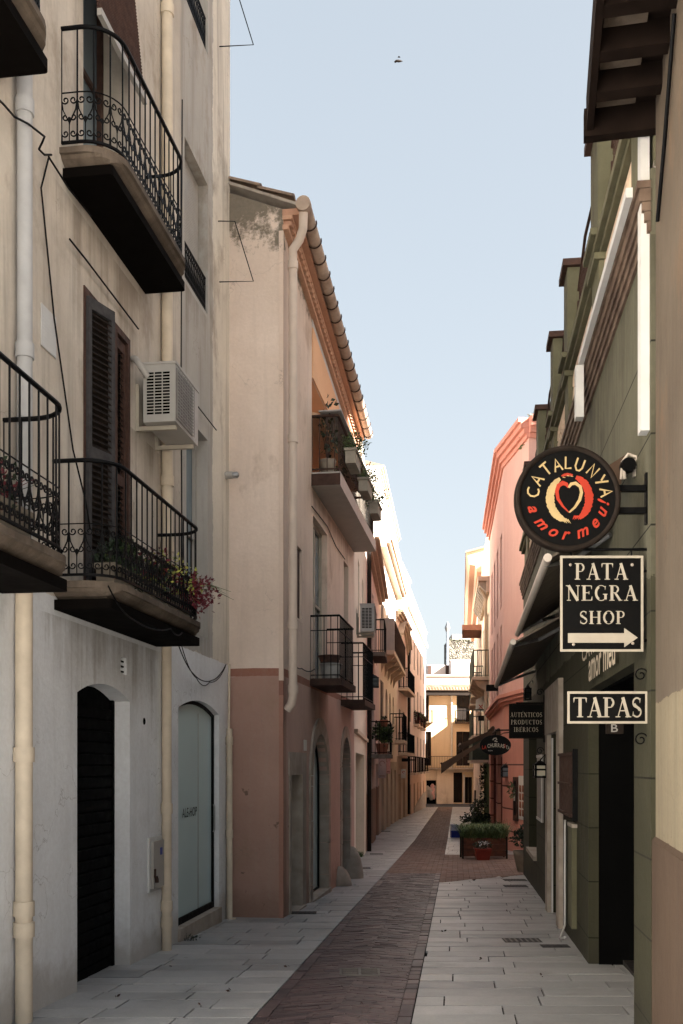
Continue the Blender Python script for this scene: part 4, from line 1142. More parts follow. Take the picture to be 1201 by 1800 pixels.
# ---------------- LEFT: the row beyond ----------------
def house(name, label, W, mat, z1, wins, z0=-2.2, depth=6, roof='tile_roof', cornice=None, cm='cornice_light', base=None, s0=None, s1_=None, wm='wood_rust', gm='glass_dark', rv=.22):
    Yc = W.o.y+W.t.y*W.L/2
    t = thing(name, label, 'house', W.at(W.L/2, -.5, zg(Yc)))
    s0 = 0 if s0 is None else s0; s1_ = W.L if s1_ is None else s1_
    hs = [w[0] for w in wins]
    m = MB(); facade(m, W, s0, s1_, z0, z1, hs, depth); m.build('wall', mat, t)
    for h, kind in wins:
        a, b, c, d = h[:4]; r = h[4]
        if kind == 'shutter':
            half = (a+b)/2
            f = MB(); f.box((a+.01, -r+.05, c), (half-.01, -r+.09, d-.01), W.at); f.box((half+.01, -r+.05, c), (b-.01, -r+.09, d-.01), W.at); f.build('shutter', wm, t)
        elif kind == 'door':
            f = MB(); f.box((a+.01, -r+.03, c), (b-.01, -r+.07, d-.01), W.at)
            for i in (0, 1):
                f.box((a+.08+i*(b-a)/2, -r+.07, c+.15), (a+(b-a)/2*(i+1)-.06, -r+.085, c+1.0), W.at); f.box((a+.08+i*(b-a)/2, -r+.07, c+1.12), (a+(b-a)/2*(i+1)-.06, -r+.085, d-.15), W.at)
            f.build('door', wm, t)
        elif kind: window(t, W, a+.01, b-.01, c, d-.01, -r+.03, wm if kind == 'w' else kind, gm, 2, 2, .05)
    if cornice:
        m = MB(); pr, hh = cornice
        for k in range(3): m.box((s0, -.01, z1-hh*(3-k)/3), (s1_+.0, pr*(k+1)/3, z1-hh*(2-k)/3-.002), W.at)
        m.build('cornice', cm, t)
    m = MB(); m.prism([(s0, (cornice[0] if cornice else 0)-.02, z1+.002), (s0, -depth/2, z1+.9), (s0, -depth, z1+.002)], (s1_-s0, 0, 0), W.at)
    if roof: m.build('roof', roof, t)
    return t
T3, T4, T5, T6, T7 = W3.at, W4.at, W5.at, W6.at, W7.at
def hY(W, ya, yb, za, zb_, r=.13, rise=0): return (W.sY(ya), W.sY(yb), za, zb_, r, rise)
b3 = house('cream_house', 'narrow cream house with a tall framed doorway between the two pink houses', W3, 'cream', 8.7,
    [(hY(W3, 19.6, 25.2, -1.2, 2.0, .45), None), (hY(W3, 20.9, 21.7, 4.9, 6.1), 'white_paint'), (hY(W3, 23.6, 24.5, 4.9, 6.2), 'white_paint'), (hY(W3, 21, 22, 6.6, 8.0), 'white_paint')], roof=None)
m = MB(); m.box((W3.sY(19.6)+.1, -.44, -1.0), (W3.sY(25.2)-1.4, -.40, 2.0), T3); m.box((W3.sY(25.2)-1.25, -.44, -1.0), (W3.sY(25.2)-.1, -.36, 1.95), T3); o = m.build('doorway_panels', 'cream_paint', b3)
m = MB(); m.box((W3.sY(25.2)-1.1, -.355, .35), (W3.sY(25.2)-.75, -.32, .75), T3); m.build('letter_box', 'grey_plastic', o)
m = MB(); m.box((0, .0, 2.36), (W3.L, .07, 2.44), T3); m.build('ledge', 'cornice_light', b3)
m = MB(); m.box((.0, -5.5, 8.70), (W3.L, .05, 9.0), T3); m.build('parapet', 'white_wall', b3)
ac2 = thing('air_conditioner', 'grey air conditioner on the cream house above the iron balconies', 'air conditioner', T3(W3.sY(20), .1, 4.4), 'outdoor air conditioning units')
aircon(ac2, W3, W3.sY(19.9), W3.sY(20.6), .08, .36, 4.42, 4.96, 'grey_pipe')
b4 = house('dull_pink_house', 'dull pink house with two small iron balconies and a projecting cornice', W4, 'pink_dull', 8.0,
    [(hY(W4, 27.8, 28.8, 5.3, 7.1), 'shutter'), (hY(W4, 30.8, 31.8, 5.3, 7.1), 'shutter'), (hY(W4, 30.3, 32.2, 2.1, 4.2), 'w'), (hY(W4, 27.5, 28.9, -1.3, 1.9), 'door'), (hY(W4, 33.5, 34.8, 5.2, 7.0), 'shutter'), (hY(W4, 29.8, 31.2, -1.3, 1.7), 'door'), (hY(W4, 33.8, 36.2, -1.4, 1.8, .35), 'door')], cornice=(.35, .3), cm='cornice_light')
pipe(b4, [T4(.15, .08, 8), T4(.15, .08, 3), T4(.15, .08, -.7)], .06, 'wood_dark')
bl = dict(th=.12, r=0, slabmat='stone_dark', mat='iron', step=.13, rb=.012, rr=.02)
balcony(b4, W4, W4.sY(30.3), W4.sY(32.6), .42, 5.2, .98, **bl)
balcony(b4, W4, W4.sY(29.9), W4.sY(32.6), .60, 2.08, .98, label='low balcony with a potted palm', **bl)
bush('potted_palm', 'bushy green plant in a terracotta pot on the low balcony of the dull pink house', 'potted plant', T4(W4.sY(30.4), .32, 2.09), .62, .30, ('leaf_dark', 'leaf'), ('terracotta', .2, .32), n=260, size=.14)
bush('hanging_pot', 'terracotta pot hung from the rail above the potted plant', 'potted plant', T4(W4.sY(30.25), .38, 2.92), .10, .1, ('leaf_dark',), ('terracotta', .13, .2), n=60, size=.06)
b5 = house('peach_house', 'tall peach house with shuttered balcony doors and long white balcony', W5, 'peach', 12.9,
    [(hY(W5, 37.6, 39.4, 2.9, 5.0), 'shutter'), (hY(W5, 38.0, 39.4, 7.0, 9.0), 'shutter'), (hY(W5, 40.6, 41.8, 2.9, 4.9, .2, .4), 'white_paint'), (hY(W5, 43.0, 44.2, 2.9, 4.9, .2, .4), 'white_paint'), (hY(W5, 45.4, 46.6, 2.9, 4.9, .2, .4), 'white_paint'),
     (hY(W5, 41, 42, 6.1, 8.6), 'white_paint'), (hY(W5, 44, 45, 6.1, 8.6), 'white_paint'), (hY(W5, 38.2, 39.6, -2, 1.5, .4), 'door'), (hY(W5, 41, 42.4, -2, 1.6, .4, .5), 'door'), (hY(W5, 44, 45.4, -2, 1.6, .4, .5), 'door'), (hY(W5, 47, 48.2, -2, 1.5, .4), 'door')], cornice=(.2, .2))
m = MB()
for k, (n, z) in enumerate(((.28, 10.0), (.42, 10.12), (.5, 10.24))): m.box((0, -.01, z-.12), (W5.L+.02, n, z-.002), T5)
m.build('string_cornice', 'cornice_light', b5)
railing(b5, W5, [(0.1, .42), (W5.L, .42)], 10.24, 11.0, .4, .015, .02, 'white_plastic')
bw = balcony(b5, W5, W5.sY(37.3), W5.sY(46.6), .55, 6.05, .05, .15, 0, slabmat='cornice_light', mat='iron', label='long white upper balcony')
m = MB(); m.box((W5.sY(37.3), .001, 6.052), (W5.sY(37.3)+.10, .55, 7.25), T5); m.build('side_screen', 'white_plastic', bw)
railing(bw, W5, [(W5.sY(37.5), .53), (W5.sY(46.5), .53), (W5.sY(46.5), 0)], 6.05, 7.2, .12, .018, .025, 'iron_rust')
for i in range(5):
    s = W5.sY(38+i*2); m = MB(); m.prism([(s, 0, 5.895), (s, .5, 5.895), (s, .4, 5.78), (s, .12, 5.6), (s, 0, 5.3)], (.25, 0, 0), T5); m.build('bracket', 'cornice_light', b5)
bl = dict(th=.14, r=0, slabmat='cornice_light', mat='iron', step=.13, rb=.018, rr=.022)
b5b = balcony(b5, W5, W5.sY(43.6), W5.sY(46.8), .62, 2.85, 1.15, label='dark screened balcony', **bl)
m = MB(); m.box((W5.sY(43.7), .56, 2.9), (W5.sY(46.7), .575, 3.95), T5); m.build('screen', 'wood_dark', b5b)
m = MB(); m.prism([(W5.sY(37.5), .02, 2.55), (W5.sY(37.5), .45, 2.55), (W5.sY(37.5), .5, 3.3), (W5.sY(37.5), .02, 3.3)], (1.6, 0, 0), T5); m.build('enclosed_bay', 'cornice_light', b5)
for px0, px1, y0, y1, n, lab in ((665, 678, 1328, 1368, 0, 'pale pink vertical banner hanging nearest on the left row'), (678.5, 686, 1322, 1360, 1, 'pale pink vertical banner just behind the first banner')):
    Y = 36 if n == 0 else 40.5
    t = thing('hanging_banner', lab, 'banner', P((px0+px1)/2, y1, Y), 'pink hanging banners'); m = MB()
    a, b = P(px0, y1, Y), P(px1, y0, Y); m.box((a.x, Y, a.z), (b.x, Y+.02, b.z)); m.build('cloth', simple('banner_cloth', (.55, .42, .38), .8, .2, 3) if n == 0 else 'flower_pink', t)
    m = MB(); c0 = (a.x+b.x)/2
    m.tube([(c0+.09*math.cos(k*.55), Y-.004, (a.z+b.z)/2+.12+.09*math.sin(k*.55)) for k in range(9)], .010, 4); m.tube([(a.x+.03, Y-.004, a.z+.08), (b.x-.03, Y-.004, a.z+.08)], .016, 4); m.build('printed_mark', 'wood_red', t)
    m = MB(); m.tube([(a.x-.25, Y+.01, b.z+.02), (b.x+.02, Y+.01, b.z+.02)], .012, 5); m.build('pole', 'iron', t)
b6 = house('pediment_house', 'orange pink house with curved white hood moulding under its roof', W6, 'orange_pink', 9.4,
    [(hY(W6, 50.2, 51.4, 5.66, 8.0), 'shutter'), (hY(W6, 52.8, 54, 5.66, 8.0), 'shutter'), (hY(W6, 50.2, 51.4, 2.4, 4.6), 'shutter'), (hY(W6, 52.8, 54, 2.4, 4.6), 'shutter'), (hY(W6, 50, 51.6, -2, 1.3, .35), 'door'), (hY(W6, 53, 54.4, -2, 1.3, .35), 'door')], cornice=(.3, .35))
m = MB()
for k, (n, dz) in enumerate(((.12, 0), (.22, .14), (.32, .28))):
    ap = arcpts(.4, W6.L-.3, 7.9+dz, 8.9+dz, 12)
    for (u, v), (u2, v2) in zip(ap, ap[1:]): m.prism([(u, -.01, v), (u2, -.01, v2), (u2, -.01, v2+.135), (u, -.01, v+.135)], (0, n, 0), T6)
m.build('hood_moulding', 'cornice_light', b6)
balcony(b6, W6, W6.sY(50), W6.sY(55.2), .5, 5.64, .98, **bl); balcony(b6, W6, W6.sY(49.8), W6.sY(55.2), .5, 2.38, .98, **bl)
pipe(b6, [T6(W6.L-.2, .1, 9), T6(W6.L-.2, .1, -1)], .07, 'wood_dark')
wv = []
for i in range(5):
    y = 58.2+i*3.6
    wv += [(hY(W7, y, y+1.1, 7.7, 9.7), 'shutter'), (hY(W7, y, y+1.1, 4.3, 6.6), 'shutter'), (hY(W7, y, y+1.1, 1.3, 3.6), 'shutter'), (hY(W7, y, y+1.2, -2, .6), 'door')]
b7 = house('long_pink_house', 'long pale pink house at the end of the left row with white parapet', W7, 'rose', 10.9, wv, roof=None)
m = MB(); m.box((0, -6, 10.9), (W7.L+.1, .02, 11.75), T7); m.box((0, -.02, 11.752), (W7.L+.12, .12, 11.85), T7); m.box((0, .001, 10.7), (W7.L+.1, .18, 10.86), T7); m.build('parapet', 'white_wall', b7)
for i in range(5):
    y = 58.0+i*3.6; balcony(b7, W7, W7.sY(y), W7.sY(y+1.5), .34, 1.3, .95, **bl)
for i in (1, 2, 3): balcony(b7, W7, W7.sY(57.9+i*3.6), W7.sY(59.6+i*3.6), .34, 4.3, .7, **bl)
m = MB(); m.prism([(W7.sY(62), .001, -1.6), (W7.sY(75.9), .001, -1.6), (W7.sY(75.9), .001, -.25), (W7.sY(72), .001, -.3), (W7.sY(66), .001, -.62), (W7.sY(62), .001, -.95)], (0, .03, 0), T7); m.build('plinth', 'stone', b7)
for i in (1, 2, 3): bush('window_plant', ('flowering plant on the nearest', 'flowering plant on the middle', 'flowering plant on the farthest')[i-1]+' upper balcony of the long pink house', 'potted plant', T7(W7.sY(58.6+i*3.6), .2, 4.31), .5, .35, ('leaf', 'leaf_red'), ('terracotta', .18, .25), n=100, size=.13)
# stair block on the roofs behind
t = thing('roof_block', 'plain white stair block rising behind the row of left roofs', 'roof block', (4.0, 58, 8)); m = MB()
W75 = Wall(3.35, 56.5, 4.35, 63, 1); facade(m, W75, 0, 6.3, 8, 13.2, [(2.0, 2.8, 11.2, 12.2, .15)], 3.5); m.build('wall', 'white_wall', t)
m = MB(); m.box((-.1, -3.6, 13.202), (6.4, .1, 13.3), W75.at); m.build('coping', 'cornice_light', t)
# dark hanging wall lamp and box signs in the left row
def lantern(label, p, h=.34, w=.2, arm=None, cat='lantern', group='wall lanterns along the street', lit='lamp_glass'):
    p = Vector(p); t = thing('wall_lantern', label, cat, p, group); m = MB()
    for sx in (-1, 1):
        for sy in (-1, 1): m.box((p.x+sx*w/2-.012, p.y+sy*w/2-.012, p.z), (p.x+sx*w/2+.012, p.y+sy*w/2+.012, p.z+h*.75))
    for z in (0, h*.45, h*.75): m.box((p.x-w/2-.014, p.y-w/2-.014, p.z+z-.012), (p.x+w/2+.014, p.y+w/2+.014, p.z+z+.012))
    m.lathe([(w*.72, h*.77), (w*.3, h*.95), (.02, h)], p, 4)
    if arm: m.tube([p+Vector((0, 0, h)), p+Vector((arm[0]*.5, arm[1]*.5, h+.08)), p+Vector((arm[0], arm[1], h*.6))], .012, 5)
    m.build('frame', 'iron', t)
    q = MB(); q.box((p.x-w/2+.005, p.y-w/2+.005, p.z+.02), (p.x+w/2-.005, p.y+w/2-.005, p.z+h*.72)); q.build('glass', lit, t)
    return t
lantern('dark bracket lamp on the left row past the second iron balcony', P(657, 1208, 27.5), .34, .24, (-.4, 0), lit='glass_dark')

# ---------------- END OF THE STREET ----------------
T8 = W8.at
def h8(xa, xb, yt, yb, r=.25): a, b = W8.s(xa), W8.s(xb); return (a, b, W8.z(xa, yb), W8.z(xa, yt), r, 0)
ye = [(h8(741, 754, 1216, 1268), 'shutter'), (h8(802.5, 826, 1217, 1269), 'shutter'), (h8(745, 758, 1286, 1346), 'shutter'), (h8(802, 826, 1286, 1346), 'shutter'), (h8(749, 767, 1372, 1414), None), (h8(797, 813, 1358, 1411), 'door'), (h8(817, 830, 1366, 1412), 'shutter')]
b8 = house('yellow_ochre_house', 'yellow ochre house closing the end of the street with brown shutters', W8, 'yellow', 7.85, ye, z0=-2, depth=5, roof=None, wm='wood_dark')
m = MB(); z = W8.z(780, 1352)
m.box((W8.s(741), .001, z-2.9), (W8.s(749), .12, z-.02), T8); m.box((W8.s(767), .001, z-2.9), (W8.s(783), .16, z-.02), T8); m.box((W8.s(783), .001, z-2.9), (W8.s(796.5), .02, z-.02), T8); m.box((W8.s(749), .001, W8.z(760, 1371)), (W8.s(766.8), .10, z-.02), T8); m.box((W8.s(796.5), .001, W8.z(800, 1357.5)), (W8.s(832), .05, z-.02), T8)
m.build('stone_ground_floor', 'creamA', b8)
m = MB(); m.box((0, -.01, z), (11, .75, z+.09), T8); o = m.build('balcony', 'stone', b8); railing(o, W8, [(.1, .7), (10.9, .7)], z+.09, z+1.02, .13, .014, .022, 'iron_rust')
for xa, xb in ((738, 759.5), (799, 838)):
    m = MB(); zz = W8.z(780, 1270); m.box((W8.s(xa), -.01, zz-.1), (W8.s(xb), .5, zz), T8); o = m.build('balcony', 'iron_rust', b8); railing(o, W8, [(W8.s(xa)+.03, 0), (W8.s(xa)+.03, .47), (W8.s(xb)-.03, .47), (W8.s(xb)-.03, 0)], zz, zz+.95, .14, .014, .022, 'iron')
m = MB(); m.prism([(-.2, .75, 7.75), (-.2, .75, 7.85), (-.2, -2.5, 8.35), (-.2, -2.5, 8.1), (-.2, 0, 7.78)], (11.4, 0, 0), T8)
s = 0
while s < 11: m.tube([T8(s, .8, 7.9), T8(s, -2.4, 8.4)], .09, 6); s += .24
m.build('roof', 'tile_roof', b8)
m = MB(); m.box((-.2, .02, 7.35), (11.2, .6, 7.742), T8); m.build('eave', 'wood_dark', b8)
pipe(b8, [T8(W8.s(792.5), .12, 7.9), T8(W8.s(793.5), .1, 5.2), T8(W8.s(793.5), .1, 1.5)], .09, 'cream_pipe')
m = MB(); m.box((W8.s(814.2), .06, -1.38), (W8.s(816), .16, W8.z(815, 1362)), T8); m.build('door_post', 'white_paint', b8)
# terraces and taller houses behind
t = thing('roof_terrace', 'grey rendered terrace wall above the tiles of the end house', 'roof terrace', (8, 84, 7)); m = MB()
m.box((2, 83, -1.4), (15, 88, P(0, 1189, 83).z)); m.build('wall', 'grey_render', t); m = MB(); m.box((2, 82.9, P(0, 1189, 83).z+.002), (15, 83.5, P(0, 1189, 83).z+.14)); m.build('coping', 'cornice_light', t)
t = thing('rear_house', 'pale pinkish box of a house behind the terrace of the end house', 'house', (8.5, 95, 7)); m = MB(); a, b = P(751, 1169, 92), P(789, 1189, 92)
m.box((a.x, 92, -1.4), (b.x+3, 98, a.z)); m.build('wall', 'rose', t); m = MB()
m.box((a.x+.05, 91.97, b.z-1), (P(758, 0, 92).x, 91.995, a.z-.05)); m.box((P(783, 0, 92).x, 91.97, b.z-1), (P(789.5, 0, 92).x, 91.995, a.z-.05)); m.build('brown_door', 'wood_rust', t)  # two brown panels set on the pale wall
t = thing('rear_house', 'pale block of a house directly below the rubble tower', 'house', (11.5, 90, 7)); m = MB(); a, b = P(793, 1160, 90), P(842, 1200, 90)
m.box((a.x, 90, -1.4), (b.x, 91.9, a.z)); m.build('wall', 'rose', t)
t = thing('stone_tower', 'old rubble stone tower rising behind the end house', 'tower', (15, 105, -1.4)); m = MB(); a, b = P(789, 1124, 105), P(850, 1170, 105)
m.box((a.x, 105, -1.4), (b.x, 110, a.z)); m.build('wall', 'rubble', t)
m = MB(); a2 = P(794.5, 1115, 105.3); m.box((a2.x, 105.3, a.z+.002), (b.x, 109.5, a2.z)); m.build('top', 'grey_render', t)
m = MB()
for i in range(5): leaves(m, (a.x+.2+i*.7, 104.95, a.z-.1), (.3, .12, .15), 16, .18)
m.build('moss', 'leaf_olive', t)
t = thing('flue_pipe', 'tall slim blue grey flue with a conical cowl', 'flue', (11, 98, 8)); m = MB(); p = P(787.3, 1172, 98); q = P(787.3, 1108, 98)
m.tube([(p.x, 98.6, p.z-3), (p.x, 98.6, q.z)], .13, 10); m.build('pipe', 'blue_grey', t)
m = MB(); m.lathe([(.02, 1.0), (.26, .45), (.28, .35), (.16, .0)], (p.x, 98.6, q.z-.05), 12); m.build('cowl', 'metal_grey', t)
a, b, c, d = ye[4][0][:4]; m = MB(); m.box((a+.01, -.245, c+.01), (b-.01, -.235, d-.01), T8); m.build('shop_dark_sheet', 'dark_room', b8)  # dark sheet stands in for the unlit depth of the shop
t = thing('clothes_display', 'shop window of white and pink clothes at the foot of the end house', 'shop display', T8(W8.s(758), .1, -1.38))
for k in range(7):
    xx = 751.5+k*2.2; s = W8.s(xx); z0_ = W8.z(760, 1408-rnd.random()*8); m = MB(); hh = rnd.uniform(.7, 1.1)
    m.lathe([(.10, 0), (.17, hh*.3), (.12, hh*.6), (.18, hh*.85), (.06, hh)], T8(s, -.12, z0_), 8); m.build('garment', M['white_plastic'] if k in (0, 2, 3) else M['flower_pink'] if k in (4, 5) else M['grey_plastic'], t)

# ---------------- RIGHT: near ochre building ----------------
TO, TG = WO.at, WG.at
bo = thing('ochre_house', 'brown ochre house at the right edge with dark timber eave overhead', 'house', (1.9, 4.5, 0))
m = MB(); facade(m, WO, 0, WO.L, -.6, 5.72, [], depth=7); m.build('wall', 'ochre', bo)
m = MB(); m.box((0, .001, -.5), (WO.L+.004, .022, 1.30), TO); m.prism([(0, .001, 1.302), (0, .022, 1.302), (0, .001, 1.325)], (WO.L+.004, 0, 0), TO); m.build('dado', 'dado', bo)
m = MB(); m.box((WO.L-.02, .0235, -.5), (WO.L+.014, .05, 1.0), TO)
# eave: slab of tiles on timber beams
e = MB(); zE = 5.56
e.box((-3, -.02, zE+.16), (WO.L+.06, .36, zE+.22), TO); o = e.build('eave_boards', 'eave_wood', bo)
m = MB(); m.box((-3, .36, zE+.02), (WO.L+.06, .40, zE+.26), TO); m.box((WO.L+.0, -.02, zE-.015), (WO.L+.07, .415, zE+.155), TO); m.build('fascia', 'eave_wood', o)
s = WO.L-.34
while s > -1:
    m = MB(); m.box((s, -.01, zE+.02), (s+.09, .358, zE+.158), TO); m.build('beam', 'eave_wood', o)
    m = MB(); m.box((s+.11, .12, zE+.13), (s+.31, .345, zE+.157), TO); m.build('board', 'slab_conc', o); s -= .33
m = MB(); m.tube([TO(2.0, .02, 5.5), TO(2.4, .02, 5.1), TO(2.72, .02, 4.85)], .012, 5); m.build('wall_iron', 'iron', bo)
for (s, z) in ((2.55, 5.05), (2.7, 4.1)): pass

# ---------------- RIGHT: olive green building ----------------
bg_ = thing('olive_green_house', 'olive green building with balustraded parapet, stone doorway and dark entrance recess', 'house', (2.5, 12, -.2))
g = lambda Y: WG.sY(Y)
HE = (g(6.60), g(9.05), -.5, 2.43, 1.5)                     # big entrance recess
HD2 = (g(11.75), g(13.0), -.6, 2.18, .35)                    # stone framed door
HWn = (g(15.7), g(17.6), -.05+.35, 2.6, .35)
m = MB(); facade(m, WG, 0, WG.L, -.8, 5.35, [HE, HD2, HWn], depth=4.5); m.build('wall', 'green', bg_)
m = MB(); m.box((HE[0]+.02, -1.49, -.3), (HE[1]-.02, -1.45, 2.40), TG); m.box((HE[1]-.03, -1.44, -.45), (HE[1]-.004, -.09, 2.42), TG); m.box((HE[0]+.004, -1.44, -.45), (HE[0]+.03, -.15, 2.42), TG); m.box((HE[0]+.03, -1.44, 2.40), (HE[1]-.03, -.1, 2.425), TG); m.build('entrance_shade_sheets', 'dark_room', bg_)  # black sheets put the shade of the recess onto its sides
m = MB(); m.box((HE[0]+.03, -1.44, -.3), (HE[1]-.03, -.30, zg(8)+.02), TG); m.build('entrance_floor', 'cover', bg_)  # floor colour darkened too, to carry the recess shade
m = MB(); m.box((HD2[0]-.34, -.30, -.6), (HD2[0]-.002, .05, 2.15), TG) ; m.box((HD2[1]+.002, -.3, -.6), (HD2[1]+.36, .05, 2.15), TG); m.box((HD2[0]-.36, -.3, 2.152), (HD2[1]+.4, .055, 2.75), TG); m.build('stone_doorframe', 'stone', bg_)
m = MB(); m.box((HD2[0]+.005, -.34, -.5), (HD2[1]-.005, -.31, 2.15), TG); o = m.build('door', 'wood_dark', bg_)
m = MB(); m.box((HD2[1]-.06, -.02, -.5), (HD2[1]-.03, .0, 2.1), TG); m.build('door_pipe', 'white_paint', bg_)
a, b, c, d = HWn[:4]; window(bg_, WG, a+.01, b-.01, c, d, -.3, 'black', 'glass_dark', 2, 1, .06)
m = MB(); m.box((a-.04, -.34, c-.06), (b+.04, .05, c+.003), TG); m.build('window_sill', 'stone', bg_)
# main cornice
m = MB()
for n, z0_, z1_ in ((.02, 4.97, 5.03), (.035, 5.035, 5.09), (.05, 5.095, 5.15), (.065, 5.155, 5.23), (.08, 5.235, 5.28)): m.box((.0, -.01, z0_), (WG.L+.05, n, z1_), TG)
m.build('cornice', 'rust_mould', bg_)
m = MB(); m.box((0, -4.4, 5.352), (WG.L, -.02, 5.40), TG); m.build('roof', 'grey_render', bg_)
# scalloped frieze panels
piers = [(6.05, 6.4), (7.95, 8.4), (10.33, 10.7), (12.05, 12.4), (14.5, 14.9), (17.2, 17.6)]
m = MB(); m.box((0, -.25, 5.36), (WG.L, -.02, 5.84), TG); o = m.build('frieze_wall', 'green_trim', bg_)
for (p0, p1), (p2, p3) in zip(piers, piers[1:]):
    m = MB(); sa, sb = g(p1)+.02, g(p2)-.02; m.box((sa, -.02, 5.37), (sb, .0, 5.82), TG)
    s = sa+.06
    while s < sb-.10:
        for zc in (5.47, 5.62):
            m.tube([TG(s+.06*math.cos(t_), .008, zc+.10*math.sin(t_)) for t_ in [i*math.pi/6 for i in range(7)]], .016, 5)
        m.tube([TG(s, .008, 5.40), TG(s, .008, 5.50)], .016, 5); s += .15
    m.build('scalloped_panel', 'cornice_light', o)
m = MB()
for n, z0_, z1_ in ((.04, 5.845, 5.90), (.08, 5.905, 5.97)): m.box((0, -.25, z0_), (WG.L+.04, n, z1_), TG)
for p0, p1 in piers: m.box((g(p0)-.04, -.3, 5.975), (g(p1)+.04, .12, 6.03), TG); m.box((g(p0)-.02, -.3, 5.79), (g(p1)+.02, .09, 5.843), TG)
m.build('parapet_moulding', 'green_trim', bg_)
for i, (p0, p1) in enumerate(piers):
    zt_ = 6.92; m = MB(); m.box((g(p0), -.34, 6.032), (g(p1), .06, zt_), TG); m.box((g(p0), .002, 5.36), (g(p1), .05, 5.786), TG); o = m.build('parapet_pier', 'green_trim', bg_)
    m = MB(); m.box((g(p0)-.05, -.4, zt_+.001), (g(p1)+.05, .11, zt_+.07), TG); m.build('coping', 'wood_rust', o)
# mesh guards between piers
for (p0, p1), (p2, p3) in zip(piers, piers[1:]):
    m = MB(); sa, sb = g(p1)+.03, g(p2)-.03; n = -.05
    top = [(sa, 6.70), (sa+(sb-sa)*.3, 6.9), (sa+(sb-sa)*.7, 6.92), (sb, 6.66)]
    m.tube([TG(s, n, z) for s, z in top], .016, 5); m.tube([TG(sa, n, 6.04), TG(sa, n, 6.62)], .014, 5); m.tube([TG(sb, n, 6.04), TG(sb, n, 6.55)], .014, 5)
    s = sa-.5
    while s < sb:
        for dd in (1, -1):
            pts = [(s+(.62*k/8 if dd > 0 else .62-.62*k/8), 6.05+.72*k/8) for k in range(9)]
            pts = [(u, z) for u, z in pts if sa <= u <= sb]
            if len(pts) > 1: m.tube([TG(u, n, z) for u, z in pts], .0035, 3, cap=False)
        s += .07
    m.build('wire_guard', 'iron_rust', bg_)
# square white downpipe and gutter
m = MB(); m.box((g(6.03), .002, 3.78), (g(6.03)+.10, .055, 6.2), TG); o = m.build('square_downpipe', 'white_paint', bg_)
m = MB(); m.box((g(6.14), .083, 5.26), (g(8.75), .125, 5.32), TG); m.box((g(8.7), .082, 4.80), (g(8.7)+.12, .15, 5.255), TG); m.build('white_gutter', 'white_paint', bg_)
m = MB(); m.box((g(10.0), .001, .1), (g(10.35), .05, 1.12), TG); m.build('cable_duct', 'green_trim', bg_)
m = MB(); m.box((g(9.95), .001, 1.121), (g(10.40), .055, 1.16), TG); m.build('duct_cap', 'stone', bg_)
m = MB(); m.tube([TG(g(10.9), .03, 1.15), TG(g(10.9), .03, -.0), TG(g(10.7), .1, -.12), TG(g(10.4), .08, -.05)], .012, 6); m.build('hose', 'white_paint', bg_)
# raised letters on the wall above the entrance
m = MB(); f_ = lambda u, v, w: WG.at(u, .03+w, v)
text_fit(m, "CATALUNYA", g(9.25), g(6.75), 2.70, 2.86, lambda u, v, w: TG(u, .035, v), 0, .01); text_fit(m, 'amor meu', g(8.75), g(7.2), 2.48, 2.66, lambda u, v, w: TG(u, .035, v), 0, .015)
m.build('wall_lettering', 'dim_cream', bg_)
# things on the green wall
t = thing('menu_board', 'weathered brown wooden board hung on the green wall beside the stone doorway', 'wooden board', TG(g(10.6), .03, 1.2))
a, b, c, d = g(9.98), g(11.36), 1.22, 1.88
m = MB(); m.box((a, .02, c), (b, .05, d), TG)
for z in (c, (c+d)/2-.015, d-.03): m.box((a, .051, z), (b, .068, z+.03), TG)
m.build('board', 'wood_rust', t); m = MB(); m.box((a-.07, .0, c-.03), (a-.003, .05, d+.03), TG); m.build('side_rail', 'black', t)
t = thing('framed_poster', 'narrow framed poster on the green wall behind the square lantern', 'framed poster', TG(g(15), .02, 1.1))
a, b, c, d = g(14.15), g(15.2), .93, 1.90
m = MB(); m.box((a, .01, c), (b, .03, d), TG); m.build('print', 'grey_plastic', t); m = MB(); m.box((a, .031, d-.04), (b, .04, d), TG); m.box((a, .031, c), (b, .04, c+.04), TG); m.box((a, .031, c+.04), (a+.04, .04, d-.04), TG); m.build('frame', 'white_paint', t)
lantern('square black lantern with cream glass on the green wall by the stone doorway', P(949, 1366, 13.3), .22, .14, (.13, .0))
lantern('small dark lantern above the square black sign on the green wall', P(927, 1230, 16.5), .24, .09, (.15, .0), lit='glass_dark')
